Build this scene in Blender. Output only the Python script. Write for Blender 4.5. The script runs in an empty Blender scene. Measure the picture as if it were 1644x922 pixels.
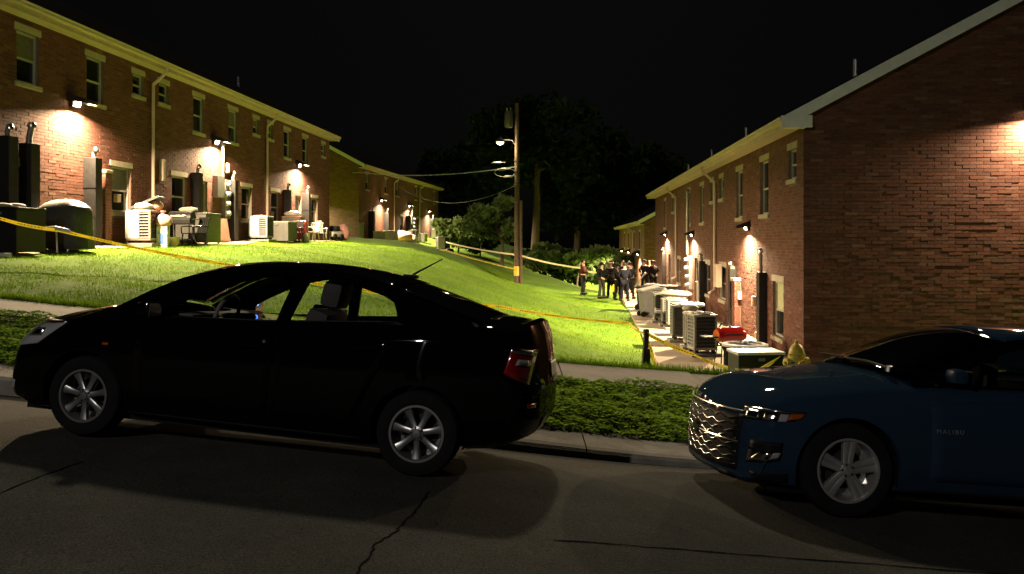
import bpy, bmesh, math, random
import numpy as np
from mathutils import Vector, Matrix, noise
random.seed(7); np.random.seed(7)
scene = bpy.context.scene
COL = scene.collection
R = math.radians
F, CX, HZ = 1370.0, 822.0, 386.0          # focal length and horizon row, in photograph pixels

# ------------------------------------------------------------------ camera, sky, high back light, exposure
cam = bpy.data.cameras.new('camera'); camo = bpy.data.objects.new('camera', cam); COL.objects.link(camo)
camo.location = (0, 0, 0); camo.rotation_euler = (R(90), 0, 0)
cam.sensor_width = 36; cam.lens = 36 * F / 1644; cam.shift_y = -(461 - HZ) / 1644
cam.clip_start = 0.1; cam.clip_end = 2000
scene.camera = camo
SUN_EL, SUN_AZ = R(43), R(2)             # light comes from beyond the cars, a little from the left
w = bpy.data.worlds.new('World'); scene.world = w; w.use_nodes = True
nt = w.node_tree; bg = nt.nodes['Background']
sky = nt.nodes.new('ShaderNodeTexSky'); sky.sky_type = 'NISHITA'; sky.sun_disc = False
sky.sun_elevation = SUN_EL; sky.sun_rotation = SUN_AZ; sky.air_density = 1.0; sky.dust_density = 3.0
hs = nt.nodes.new('ShaderNodeHueSaturation'); hs.inputs['Saturation'].default_value = 0.25
nt.links.new(sky.outputs[0], hs.inputs['Color']); nt.links.new(hs.outputs[0], bg.inputs['Color'])
bg.inputs['Strength'].default_value = 0.00022
sl = bpy.data.lights.new('back_light', 'SUN'); sl.energy = 1.35; sl.angle = R(2.5); sl.color = (1, .86, .62)  # sun lamp standing in for unseen high lamps beyond the cars
so = bpy.data.objects.new('back_light', sl); COL.objects.link(so)
d = Vector((math.sin(SUN_AZ) * math.cos(SUN_EL), math.cos(SUN_AZ) * math.cos(SUN_EL), math.sin(SUN_EL)))
so.rotation_euler = d.to_track_quat('Z', 'Y').to_euler()
scene.view_settings.view_transform = 'Standard'; scene.view_settings.look = 'None'
scene.view_settings.exposure = 0.0; scene.view_settings.gamma = 1.0
scene.view_settings.use_curve_mapping = False
scene.render.engine = 'CYCLES'
try:
    scene.cycles.use_denoising = True
    scene.cycles.denoiser = 'OPENIMAGEDENOISE'
    scene.cycles.sample_clamp_indirect = 4.0
    scene.cycles.caustics_reflective = False; scene.cycles.caustics_refractive = False
    scene.cycles.max_bounces = 8
except Exception: pass

# ------------------------------------------------------------------ helpers
def at(px, py, dd): return Vector(((px - CX) / F * dd, dd, -(py - HZ) / F * dd))
def tag(o, label=None, cat=None, group=None, kind=None):
    if label: o['label'] = label
    if cat: o['category'] = cat
    if group: o['group'] = group
    if kind: o['kind'] = kind
    return o
def empty(name, loc=(0, 0, 0), rz=0, parent=None):
    o = bpy.data.objects.new(name, None); COL.objects.link(o); o.location = loc; o.rotation_euler = (0, 0, rz)
    o.empty_display_size = .1
    if parent: o.parent = parent
    return o
def thing(name, label, cat, loc=(0, 0, 0), rz=0, group=None): return tag(empty(name, loc, rz), label, cat, group)
def link_mesh(name, me, mat, parent=None):
    o = bpy.data.objects.new(name, me); COL.objects.link(o)
    if mat is not None and len(me.materials) == 0: me.materials.append(mat)
    if parent: o.parent = parent
    return o
def children(o): return [c for c in bpy.data.objects if c.parent == o]
def copy_tree(o, parent=None):
    c = o.copy(); COL.objects.link(c); c.parent = parent
    for ch in o.children: copy_tree(ch, c)
    return c
class MB:
    def __init__(s): s.v = []; s.f = []
    def add(s, vs, fs):
        n = len(s.v); s.v += [tuple(p) for p in vs]; s.f += [tuple(i + n for i in f) for f in fs]; return s
    def box(s, x0, x1, y0, y1, z0, z1, m=None, bev=0):
        if bev > 0:
            b = min(bev, (x1-x0)*.45, (y1-y0)*.45, (z1-z0)*.45)
            bm = bmesh.new(); bmesh.ops.create_cube(bm, size=1)
            for v in bm.verts:
                v.co = Vector(((x0+x1)/2 + v.co.x*(x1-x0), (y0+y1)/2 + v.co.y*(y1-y0), (z0+z1)/2 + v.co.z*(z1-z0)))
            bmesh.ops.bevel(bm, geom=bm.edges[:], offset=b, segments=2, affect='EDGES', profile=.6)
            bm.verts.index_update()
            vs = [v.co.copy() for v in bm.verts]; fs = [[v.index for v in f.verts] for f in bm.faces]; bm.free()
        else:
            vs = [Vector((x, y, z)) for z in (z0, z1) for y in (y0, y1) for x in (x0, x1)]
            fs = [(0,2,3,1), (4,5,7,6), (0,1,5,4), (2,6,7,3), (0,4,6,2), (1,3,7,5)]
        if m is not None: vs = [m @ p for p in vs]
        return s.add(vs, fs)
    def tube(s, pts, r, n=8, cap=True, m=None):
        pts = [Vector(p) for p in pts]; rs = r if isinstance(r, (list, tuple)) else [r] * len(pts)
        base = len(s.v); up = None
        for i, p in enumerate(pts):
            t = (pts[min(i+1, len(pts)-1)] - pts[max(i-1, 0)]).normalized()
            if up is None:
                up = Vector((0, 0, 1)) if abs(t.z) < .9 else Vector((1, 0, 0))
            a = t.cross(up).normalized(); b = a.cross(t).normalized(); up = b
            for k in range(n):
                q = p + (a * math.cos(2*math.pi*k/n) + b * math.sin(2*math.pi*k/n)) * rs[i]
                s.v.append(tuple(m @ q if m is not None else q))
        for i in range(len(pts)-1):
            for k in range(n):
                a0 = base + i*n + k; a1 = base + i*n + (k+1) % n
                s.f.append((a0, a1, a1+n, a0+n))
        if cap:
            s.f.append(tuple(base + k for k in range(n-1, -1, -1)))
            s.f.append(tuple(base + (len(pts)-1)*n + k for k in range(n)))
        return s
    def lathe(s, prof, n=24, m=None, cap=False):      # prof: (radius, z)
        base = len(s.v)
        for r, z in prof:
            for k in range(n):
                q = Vector((r*math.cos(2*math.pi*k/n), r*math.sin(2*math.pi*k/n), z))
                s.v.append(tuple(m @ q if m is not None else q))
        for i in range(len(prof)-1):
            for k in range(n):
                a0 = base+i*n+k; a1 = base+i*n+(k+1) % n
                s.f.append((a0, a1, a1+n, a0+n))
        if cap:
            s.f.append(tuple(base+k for k in range(n-1, -1, -1))); s.f.append(tuple(base+(len(prof)-1)*n+k for k in range(n)))
        return s
    def grid(s, rows):                                 # rows of equal length of points
        base = len(s.v); n = len(rows[0])
        for r in rows: s.v += [tuple(p) for p in r]
        for i in range(len(rows)-1):
            for k in range(n-1):
                a = base+i*n+k; s.f.append((a, a+1, a+n+1, a+n))
        return s
    def prism(s, poly, y0, y1, m=None):                # poly in (x, z), extruded along y
        n = len(poly); vs = [Vector((x, y0, z)) for x, z in poly] + [Vector((x, y1, z)) for x, z in poly]
        fs = [tuple(range(n)), tuple(range(2*n-1, n-1, -1))] + [(i, i+n, (i+1) % n + n, (i+1) % n) for i in range(n)]
        if m is not None: vs = [m @ p for p in vs]
        return s.add(vs, fs)
    def mesh(s, name='mesh', smooth=False, fix=True):
        me = bpy.data.meshes.new(name); me.from_pydata(s.v, [], s.f)
        if fix and len(s.f) < 60000:
            bm = bmesh.new(); bm.from_mesh(me); bmesh.ops.recalc_face_normals(bm, faces=bm.faces[:])
            if smooth:
                for f in bm.faces: f.smooth = True
                for e in bm.edges:
                    if len(e.link_faces) == 2 and e.calc_face_angle(0) > R(38): e.smooth = False
            bm.to_mesh(me); bm.free()
        return me
    def build(s, name, mat, parent=None, smooth=False, fix=True):
        return link_mesh(name, s.mesh(name, smooth, fix), mat, parent)
def B(*a, **k): return MB().box(*a, **k)
def frame(o, ex, ey, ez): return Matrix(((ex[0], ey[0], ez[0], o[0]), (ex[1], ey[1], ez[1], o[1]), (ex[2], ey[2], ez[2], o[2]), (0, 0, 0, 1)))
def RX(a): return Matrix.Rotation(a, 4, 'X')
def RY(a): return Matrix.Rotation(a, 4, 'Y')
def RZ(a): return Matrix.Rotation(a, 4, 'Z')
def T(x, y, z): return Matrix.Translation((x, y, z))

# ------------------------------------------------------------------ materials
M = {}
def mat(name, col, rough=.6, metal=0., var=.25, scale=8., bump=0., bscale=60., coat=0., emit=None, estr=0., spec=.5, alpha=None, trans=0.):
    m = bpy.data.materials.new(name); m.use_nodes = True; n = m.node_tree.nodes; L = m.node_tree.links
    p = n['Principled BSDF']
    p.inputs['Roughness'].default_value = rough; p.inputs['Metallic'].default_value = metal
    p.inputs['Coat Weight'].default_value = coat; p.inputs['Coat Roughness'].default_value = .03
    p.inputs['Specular IOR Level'].default_value = spec
    p.inputs['Transmission Weight'].default_value = trans
    p.inputs['Base Color'].default_value = (*col, 1)
    if var > 0:
        tc = n.new('ShaderNodeTexCoord'); nz = n.new('ShaderNodeTexNoise'); nz.inputs['Scale'].default_value = scale
        nz.inputs['Detail'].default_value = 6; nz.inputs['Roughness'].default_value = .65
        L.new(tc.outputs['Object'], nz.inputs['Vector'])
        cr = n.new('ShaderNodeValToRGB'); cr.color_ramp.elements[0].position = .3; cr.color_ramp.elements[1].position = .7
        cr.color_ramp.elements[0].color = (*[c*(1-var) for c in col], 1); cr.color_ramp.elements[1].color = (*[min(1, c*(1+var)) for c in col], 1)
        L.new(nz.outputs['Fac'], cr.inputs['Fac']); L.new(cr.outputs['Color'], p.inputs['Base Color'])
    if bump > 0:
        tc = n.new('ShaderNodeTexCoord'); nb = n.new('ShaderNodeTexNoise'); nb.inputs['Scale'].default_value = bscale; nb.inputs['Detail'].default_value = 5
        bp = n.new('ShaderNodeBump'); bp.inputs['Strength'].default_value = bump; bp.inputs['Distance'].default_value = .02
        L.new(tc.outputs['Object'], nb.inputs['Vector']); L.new(nb.outputs['Fac'], bp.inputs['Height']); L.new(bp.outputs[0], p.inputs['Normal'])
    if emit: p.inputs['Emission Color'].default_value = (*emit, 1); p.inputs['Emission Strength'].default_value = estr
    M[name] = m; return m
def ramp(n, stops):
    cr = n.new('ShaderNodeValToRGB'); e = cr.color_ramp.elements
    while len(e) < len(stops): e.new(.5)
    for k, (pos, c) in enumerate(stops): e[k].position = pos; e[k].color = (*c, 1)
    return cr
def brick_mat(name, per_object=False):
    m = mat(name, (.22, .1, .06), .85, var=0, spec=.3); n = m.node_tree.nodes; L = m.node_tree.links; p = n['Principled BSDF']
    if per_object: src = n.new('ShaderNodeObjectInfo').outputs['Random']
    else: src = n.new('ShaderNodeNewGeometry').outputs['Random Per Island']
    cr = ramp(n, [(0, (.078, .029, .021)), (.35, (.108, .039, .027)), (.7, (.135, .050, .033)), (.9, (.10, .046, .035)), (1, (.165, .080, .056))])
    L.new(src, cr.inputs['Fac'])
    g = n.new('ShaderNodeNewGeometry'); nz = n.new('ShaderNodeTexNoise'); nz.inputs['Scale'].default_value = 22; nz.inputs['Detail'].default_value = 6
    L.new(g.outputs['Position'], nz.inputs['Vector'])
    mr = n.new('ShaderNodeMapRange'); mr.inputs['To Min'].default_value = .7; mr.inputs['To Max'].default_value = 1.25; L.new(nz.outputs['Fac'], mr.inputs['Value'])
    mx = n.new('ShaderNodeMix'); mx.data_type = 'RGBA'; mx.blend_type = 'MULTIPLY'; mx.inputs['Factor'].default_value = 1
    L.new(cr.outputs[0], mx.inputs['A']); L.new(mr.outputs[0], mx.inputs['B']); L.new(mx.outputs['Result'], p.inputs['Base Color'])
    bp = n.new('ShaderNodeBump'); bp.inputs['Strength'].default_value = .5; bp.inputs['Distance'].default_value = .006
    nb = n.new('ShaderNodeTexNoise'); nb.inputs['Scale'].default_value = 70; L.new(g.outputs['Position'], nb.inputs['Vector'])
    L.new(nb.outputs['Fac'], bp.inputs['Height']); L.new(bp.outputs[0], p.inputs['Normal'])
    return m
brick_mat('brick'); brick_mat('brick_single', True)
def far_brick_mat():
    m = mat('brick_far', (.24, .1, .06), .85, var=0, spec=.3); n = m.node_tree.nodes; L = m.node_tree.links; p = n['Principled BSDF']
    uv = n.new('ShaderNodeUVMap'); bt = n.new('ShaderNodeTexBrick'); L.new(uv.outputs[0], bt.inputs['Vector'])
    bt.inputs['Scale'].default_value = 1; bt.inputs['Brick Width'].default_value = .31; bt.inputs['Row Height'].default_value = .081
    bt.inputs['Mortar Size'].default_value = .006; bt.inputs['Color1'].default_value = (.085, .033, .022, 1); bt.inputs['Color2'].default_value = (.15, .063, .038, 1)
    bt.inputs['Mortar'].default_value = (.14, .105, .08, 1); L.new(bt.outputs['Color'], p.inputs['Base Color'])
    bp = n.new('ShaderNodeBump'); bp.inputs['Strength'].default_value = .6; bp.inputs['Distance'].default_value = .01; bp.invert = True
    L.new(bt.outputs['Fac'], bp.inputs['Height']); L.new(bp.outputs[0], p.inputs['Normal'])
far_brick_mat()
mat('mortar', (.13, .10, .076), .95, var=.2, scale=5)
mat('cream_paint', (.47, .37, .28), .55, var=.12, scale=3)
mat('white_trim', (.66, .65, .63), .55, var=.1, scale=4)
mat('stone', (.34, .295, .23), .85, var=.18, scale=6, bump=.2)
mat('shingle', (.010, .0098, .0095), .95, var=.4, scale=30, bump=.5, spec=.0)
mat('soffit', (.42, .34, .26), .7, var=.1)
mat('dark_metal', (.016, .015, .015), .6, var=.3, spec=.15)
mat('black_paint_metal', (.012, .012, .012), .45, var=.2)
mat('grey_metal', (.16, .16, .155), .45, metal=.3, var=.2, scale=12)
mat('galvanised', (.33, .33, .32), .4, metal=.7, var=.25, scale=20)
mat('bright_metal', (.75, .74, .70), .25, metal=1., var=.1)
mat('ac_paint', (.24, .225, .19), .5, var=.18, scale=5)
mat('ac_grey', (.11, .11, .10), .5, var=.2, scale=5)
mat('ac_dark', (.03, .03, .029), .6, var=.25)
mat('black_plastic', (.010, .010, .010), .5, var=.3, scale=6, spec=.25)
mat('grey_plastic', (.06, .06, .06), .55, var=.2)
mat('white_plastic', (.50, .485, .45), .45, var=.12)
mat('red_plastic', (.42, .02, .02), .35, var=.2)
mat('red_enamel', (.45, .012, .014), .2, var=.15, coat=.6)
mat('pink_fabric', (.48, .24, .22), .85, var=.3, scale=10)
mat('tan_plastic', (.55, .40, .25), .6, var=.2)
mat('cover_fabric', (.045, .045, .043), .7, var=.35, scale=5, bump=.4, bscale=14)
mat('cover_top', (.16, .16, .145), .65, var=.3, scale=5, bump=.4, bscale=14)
mat('paper', (.42, .36, .28), .8, var=.2)
mat('cardboard', (.34, .22, .12), .85, var=.2)
mat('plywood', (.20, .11, .07), .8, var=.25, scale=4)
mat('blue_print', (.05, .12, .4), .6, var=.2)
mat('window_frame', (.30, .29, .25), .55, var=.12)
mat('door_paint', (.10, .10, .09), .5, var=.2)
mat('hydrant_paint', (.42, .31, .035), .5, var=.35, scale=14, bump=.2)
mat('wood_pole', (.095, .064, .045), .9, var=.4, scale=9, bump=.5, bscale=30)
mat('yellow_band', (.7, .48, .05), .5, var=.15)
mat('wire', (.09, .09, .085), .5, var=.1)
mat('bark', (.075, .055, .04), .95, var=.4, scale=10, bump=.6, bscale=25)
mat('curtain', (.10, .095, .08), .8, var=.25); mat('lit_pane', (.40, .42, .24), .7, var=.15)  # the yellow-green one has the light seen in a pane put into its colour
mat('skin', (.45, .26, .18), .6, var=.08); mat('skin_dark', (.16, .08, .05), .6, var=.08)
mat('navy_cloth', (.006, .007, .012), .85, var=.3, spec=.08); mat('black_cloth', (.005, .005, .005), .85, var=.3, spec=.08)
mat('grey_cloth', (.03, .03, .028), .9, var=.3, spec=.08); mat('khaki_cloth', (.14, .12, .085), .9, var=.2, spec=.08); mat('maroon_cloth', (.06, .014, .012), .85, var=.3, spec=.08)
mat('hi_vis', (.75, .72, .03), .6, var=.1, spec=.08); mat('hair_dark', (.015, .011, .008), .6, var=.2, spec=.08); mat('shoe', (.012, .012, .012), .4, var=.2, spec=.08); mat('hat_felt', (.035, .032, .026), .8, var=.2, spec=.08)
def glass(name, tint=(.8, .85, .82), rough=.02, ior=1.45, mixw=.12):
    m = bpy.data.materials.new(name); m.use_nodes = True; n = m.node_tree.nodes; L = m.node_tree.links
    for x in list(n): n.remove(x)
    o = n.new('ShaderNodeOutputMaterial'); t = n.new('ShaderNodeBsdfTransparent'); t.inputs[0].default_value = (*tint, 1)
    g = n.new('ShaderNodeBsdfGlossy'); g.inputs['Roughness'].default_value = rough; g.inputs['Color'].default_value = (.9, .9, .9, 1)
    fr = n.new('ShaderNodeFresnel'); fr.inputs[0].default_value = ior; mx = n.new('ShaderNodeMixShader')
    L.new(fr.outputs[0], mx.inputs[0]); L.new(t.outputs[0], mx.inputs[1]); L.new(g.outputs[0], mx.inputs[2]); L.new(mx.outputs[0], o.inputs[0])
    M[name] = m; return m
glass('car_glass', (.93, .95, .93)); glass('tinted_glass', (.42, .46, .44)); glass('lens_clear', (.92, .92, .92))
mat('pane', (.012, .014, .013), .08, var=.2, spec=.6)
mat('black_car_paint', (.0016, .0014, .0014), .5, var=0, coat=.5, spec=.0)
mat('blue_car_paint', (.0095, .021, .036), .5, metal=.0, var=0, coat=.35, spec=.0)
mat('tyre', (.006, .006, .006), .9, spec=.08, var=.25, bump=.3, bscale=40)
mat('alloy', (.24, .24, .23), .32, metal=.85, var=.08)
mat('alloy_bright', (.62, .62, .58), .28, metal=.85, var=.08)
mat('chrome', (.55, .55, .54), .14, metal=1., var=0)
mat('dark_chrome', (.10, .10, .10), .2, metal=1., var=0)
mat('black_trim', (.005, .005, .005), .6, var=.1, spec=.08)
mat('interior', (.022, .021, .020), .8, var=.2); mat('interior_grey', (.09, .088, .082), .8, var=.2)
mat('red_lens', (.14, .004, .004), .12, var=.05, coat=1.0); mat('amber_lens', (.22, .04, .006), .15, var=.05, coat=1.0); mat('white_lens', (.22, .22, .22), .1, var=.05, coat=1.0)
mat('blue_glint', (.02, .03, .3), .3, var=0, emit=(.04, .12, 1.), estr=14.)  # glow put in for a blue reflection on the sedan's mirror
LAMP = (1., .73, .42)
mat('lamp_lens', (.9, .85, .7), .4, var=0, emit=(1., .82, .55), estr=40.)
mat('pole_lamp_lens', (.9, .9, .6), .4, var=0, emit=(1., .80, .26), estr=2.2)
mat('street_lamp_lens', (.9, .9, .9), .4, var=0, emit=(.95, .97, 1.), estr=30.)
def tape_mat():
    m = mat('tape_yellow', (.78, .52, .03), .45, var=0); n = m.node_tree.nodes; L = m.node_tree.links; p = n['Principled BSDF']
    uv = n.new('ShaderNodeUVMap'); sx = n.new('ShaderNodeSeparateXYZ'); L.new(uv.outputs[0], sx.inputs[0])
    def math_(op, a, b=None, c=None):
        k = n.new('ShaderNodeMath'); k.operation = op
        for i, x in enumerate((a, b, c)):
            if x is None: continue
            if isinstance(x, (int, float)): k.inputs[i].default_value = x
            else: L.new(x, k.inputs[i])
        return k.outputs[0]
    word = math_('LESS_THAN', math_('FRACT', math_('MULTIPLY', sx.outputs['X'], 1.6)), .68)
    let = math_('GREATER_THAN', math_('FRACT', math_('MULTIPLY', sx.outputs['X'], 17.)), .35)
    bnd = math_('LESS_THAN', math_('ABSOLUTE', math_('SUBTRACT', sx.outputs['Y'], .5)), .17)
    f = math_('MULTIPLY', math_('MULTIPLY', word, let), bnd)
    mx = n.new('ShaderNodeMix'); mx.data_type = 'RGBA'; mx.inputs['A'].default_value = (.84, .74, .12, 1); mx.inputs['B'].default_value = (.30, .24, .05, 1)
    L.new(f, mx.inputs['Factor']); L.new(mx.outputs['Result'], p.inputs['Base Color'])
    tl = n.new('ShaderNodeBsdfTranslucent'); ms = n.new('ShaderNodeMixShader'); ms.inputs[0].default_value = .45; L.new(mx.outputs['Result'], tl.inputs[0])
    L.new(p.outputs[0], ms.inputs[1]); L.new(tl.outputs[0], ms.inputs[2]); L.new(ms.outputs[0], n['Material Output'].inputs['Surface'])
tape_mat(); mat('tape_pale', (.75, .66, .42), .45, var=.1)
def ground_mats():
    m = mat('lawn', (.09, .14, .02), .95, var=0, spec=.1); n = m.node_tree.nodes; L = m.node_tree.links; p = n['Principled BSDF']
    g = n.new('ShaderNodeNewGeometry')
    a = n.new('ShaderNodeTexNoise'); a.inputs['Scale'].default_value = .55; a.inputs['Detail'].default_value = 8; a.inputs['Roughness'].default_value = .7
    b = n.new('ShaderNodeTexNoise'); b.inputs['Scale'].default_value = 9; b.inputs['Detail'].default_value = 8; b.inputs['Roughness'].default_value = .75
    for q in (a, b): L.new(g.outputs['Position'], q.inputs['Vector'])
    md = n.new('ShaderNodeMath'); md.operation = 'ADD'; L.new(a.outputs['Fac'], md.inputs[0]); L.new(b.outputs['Fac'], md.inputs[1])
    hf = n.new('ShaderNodeMath'); hf.operation = 'MULTIPLY'; hf.inputs[1].default_value = .5; L.new(md.outputs[0], hf.inputs[0])
    cr = ramp(n, [(.34, (.04, .095, .006)), (.46, (.08, .165, .009)), (.56, (.12, .215, .012)), (.66, (.175, .245, .02))])
    L.new(hf.outputs[0], cr.inputs['Fac']); L.new(cr.outputs[0], p.inputs['Base Color'])
    bp = n.new('ShaderNodeBump'); bp.inputs['Strength'].default_value = .9; bp.inputs['Distance'].default_value = .06
    L.new(b.outputs['Fac'], bp.inputs['Height']); L.new(bp.outputs[0], p.inputs['Normal'])
    def leaf(name, cols, tr=.3):
        m = bpy.data.materials.new(name); m.use_nodes = True; n = m.node_tree.nodes; L = m.node_tree.links
        for x in list(n): n.remove(x)
        o = n.new('ShaderNodeOutputMaterial'); df = n.new('ShaderNodeBsdfDiffuse'); tl = n.new('ShaderNodeBsdfTranslucent'); mx = n.new('ShaderNodeMixShader'); mx.inputs[0].default_value = tr
        rd = n.new('ShaderNodeNewGeometry'); cr = ramp(n, cols); L.new(rd.outputs['Random Per Island'], cr.inputs['Fac'])
        L.new(cr.outputs[0], df.inputs[0]); L.new(cr.outputs[0], tl.inputs[0]); L.new(df.outputs[0], mx.inputs[1]); L.new(tl.outputs[0], mx.inputs[2]); L.new(mx.outputs[0], o.inputs[0])
        M[name] = m
    leaf('grass_blade', [(0, (.07, .155, .007)), (.6, (.118, .22, .011)), (1, (.19, .26, .022))], .42)
    leaf('weed_leaf', [(0, (.13, .25, .022)), (.6, (.22, .36, .036)), (1, (.36, .46, .08))], .2)
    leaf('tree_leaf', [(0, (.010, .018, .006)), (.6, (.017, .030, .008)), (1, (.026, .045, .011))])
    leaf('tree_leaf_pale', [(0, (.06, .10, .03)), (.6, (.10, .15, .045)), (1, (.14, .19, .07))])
    mat('soil', (.075, .075, .03), .95, var=.4, scale=6, bump=.5)
    mat('concrete', (.175, .16, .13), .9, var=.22, scale=2.5, bump=.25, bscale=45)
    mat('kerb_concrete', (.145, .132, .108), .9, var=.3, scale=3.5, bump=.3, bscale=45)
    mat('walk_concrete', (.225, .175, .12), .9, var=.18, scale=1.8, bump=.2, bscale=45)
    # asphalt with cracks and patches
    m = mat('asphalt', (.055, .053, .047), .9, var=0, spec=.12); n = m.node_tree.nodes; L = m.node_tree.links; p = n['Principled BSDF']
    g = n.new('ShaderNodeNewGeometry')
    a = n.new('ShaderNodeTexNoise'); a.inputs['Scale'].default_value = 1.1; a.inputs['Detail'].default_value = 10; a.inputs['Roughness'].default_value = .7; L.new(g.outputs['Position'], a.inputs['Vector'])
    b = n.new('ShaderNodeTexNoise'); b.inputs['Scale'].default_value = 90; b.inputs['Detail'].default_value = 3; L.new(g.outputs['Position'], b.inputs['Vector'])
    cr = ramp(n, [(.3, (.017, .017, .0135)), (.5, (.026, .0258, .0205)), (.68, (.036, .0355, .0285))]); L.new(a.outputs['Fac'], cr.inputs['Fac'])
    mr = n.new('ShaderNodeMapRange'); mr.inputs['From Min'].default_value = .3; mr.inputs['From Max'].default_value = .7; mr.inputs['To Min'].default_value = .3; mr.inputs['To Max'].default_value = 1.9; L.new(b.outputs['Fac'], mr.inputs['Value'])
    mx = n.new('ShaderNodeMix'); mx.data_type = 'RGBA'; mx.blend_type = 'MULTIPLY'; mx.inputs['Factor'].default_value = 1
    L.new(cr.outputs[0], mx.inputs['A']); L.new(mr.outputs[0], mx.inputs['B']); L.new(mx.outputs['Result'], p.inputs['Base Color'])
    bp = n.new('ShaderNodeBump'); bp.inputs['Strength'].default_value = .6; bp.inputs['Distance'].default_value = .008; L.new(b.outputs['Fac'], bp.inputs['Height']); L.new(bp.outputs[0], p.inputs['Normal'])
    mat('tar', (.009, .009, .008), .95, var=.3, spec=.0)
    mat('asphalt_patch', (.042, .042, .040), .9, var=.45, scale=60, bump=.5, bscale=110)
ground_mats()
# ------------------------------------------------------------------ the lie of the land
def interp(xs, ys):
    xs = np.array(xs, float); ys = np.array(ys, float); n = len(xs)
    h = np.diff(xs); dl = np.diff(ys) / h; m = np.zeros(n); m[0] = dl[0]; m[-1] = dl[-1]
    for i in range(1, n-1): m[i] = (dl[i-1]*h[i] + dl[i]*h[i-1]) / (h[i] + h[i-1])
    def f(x):
        x = np.asarray(x, float); i = np.clip(np.searchsorted(xs, x) - 1, 0, n-2)
        t = (x - xs[i]) / h[i]; tc = np.clip(t, 0, 1)
        r = (2*tc**3-3*tc**2+1)*ys[i] + (tc**3-2*tc**2+tc)*h[i]*m[i] + (-2*tc**3+3*tc**2)*ys[i+1] + (tc**3-tc**2)*h[i]*m[i+1]
        return r + np.where(t < 0, (x - xs[0])*m[0], 0) + np.where(t > 1, (x - xs[-1])*m[-1], 0)
    return f
KERB = interp([-40, -12, -4.9, -.7, .5, 1.7, 2.6, 6, 12, 40], [12.4, 9.15, 8.28, 7.78, 7.72, 7.85, 8.03, 8.35, 8.7, 10.])
WHEEL = interp([-40, -12, -6, -3.27, -.7, 2.42, 6, 12, 40], [1.2, -.75, -1.24, -1.474, -1.66, -2.013, -2.36, -2.85, -4.6])
GUT = interp([-40, -12, -4.9, -.7, .4, 1.7, 2.6, 6, 12, 40], [1.05, -.93, -1.51, -1.84, -1.95, -2.10, -2.19, -2.52, -3.0, -4.75])
KTOP = interp([-40, -12, -4.9, -.7, .4, 2.0, 6, 12, 40], [1.2, -.76, -1.34, -1.72, -1.845, -2.05, -2.40, -2.86, -4.6])
SWZ = interp([-40, -12, -5.7, -3, .53, 2.4, 6, 12, 40], [1.4, -.45, -1.02, -1.30, -1.67, -1.845, -2.12, -2.6, -4.3])
KW, S0, S1 = .58, 2.35, 3.75
def road_z(x, y):
    k = KERB(x); t = (y - 6.0) / np.maximum(k - 6.0, .5)
    z = WHEEL(x) + np.where(t > 0, (GUT(x) - WHEEL(x)) * np.clip(t, 0, 1)**1.4, np.clip(6.0 - y, 0, 3) * .012 - np.clip(3.0 - y, 0, 30) * .012)
    return z
def strip_z(x, s):
    t = np.clip((s - KW) / (S0 - KW), 0, 1)
    return KTOP(x) + (SWZ(x) - KTOP(x)) * t
# lawn heights from points read off the photograph: thin plate spline
CP = []
for x in (-14, -10, -7, -4, -2, 0, 1.5, 3, 5, 8, 11):
    y = float(KERB(x)) + S1; CP.append((x, y, float(SWZ(x)))); CP.append((x, y + .5, float(SWZ(x)) + (.07 if x < -3 else -.04)))
CP += [(-12, 19.6, -.22), (-11.7, 24, -.15), (-11.2, 30, -.10), (-10.5, 38, -.06), (-9.7, 45.5, -.04), (-9.9, 21, -.27), (-9, 30, -.17), (-8, 40, -.12), (-7.5, 48, -.1), (-8.3, 60, -.12), (-9.5, 66, -.1), (-7, 80, -.2), (-6.5, 92, -.4),
       (-7, 17, -.72), (-5, 22, -.62), (-4, 30, -.62), (-3.5, 40, -.72), (-4.6, 52, -.55), (-4.8, 62, -.75), (-3, 16.5, -1.35), (-1.5, 22, -1.45), (-.5, 32, -1.7), (.2, 42, -2.2), (.3, 50, -2.52), (1.7, 60, -2.25), (-1.5, 60, -1.6),
       (0, 16, -2.15), (1, 17.5, -2.55), (2.5, 17.5, -2.8), (1.6, 24, -2.6), (2.6, 30, -2.72), (3.0, 38, -2.8), (3.7, 45, -2.82), (5, 58, -3.3), (4, 17, -2.87), (6, 17.5, -2.87), (10, 17.5, -2.87), (5, 26, -2.87), (6, 36, -2.87), (7, 46, -2.87), (9, 46, -2.9),
       (5, 14.5, -2.6), (9, 14.5, -2.75), (2.5, 14.5, -2.4), (7, 56, -3.5), (8, 62, -4.2), (9, 75, -4.4), (10.5, 92, -4.5), (4, 75, -4.0), (0, 75, -2.6), (0, 95, -3.4), (5, 95, -4.4), (-14, 60, -.1), (-14, 95, -.4), (12, 30, -2.87)]
CPa = np.array(CP)
def tps(d): return np.where(d > 1e-9, d*d*np.log(d + 1e-12), 0)
_n = len(CPa); _K = tps(np.linalg.norm(CPa[:, None, :2] - CPa[None, :, :2], axis=2)) + np.eye(_n) * .3
_P = np.c_[np.ones(_n), CPa[:, :2]]; _A = np.block([[_K, _P], [_P.T, np.zeros((3, 3))]])
_sol = np.linalg.solve(_A, np.r_[CPa[:, 2], 0, 0, 0])
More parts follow.
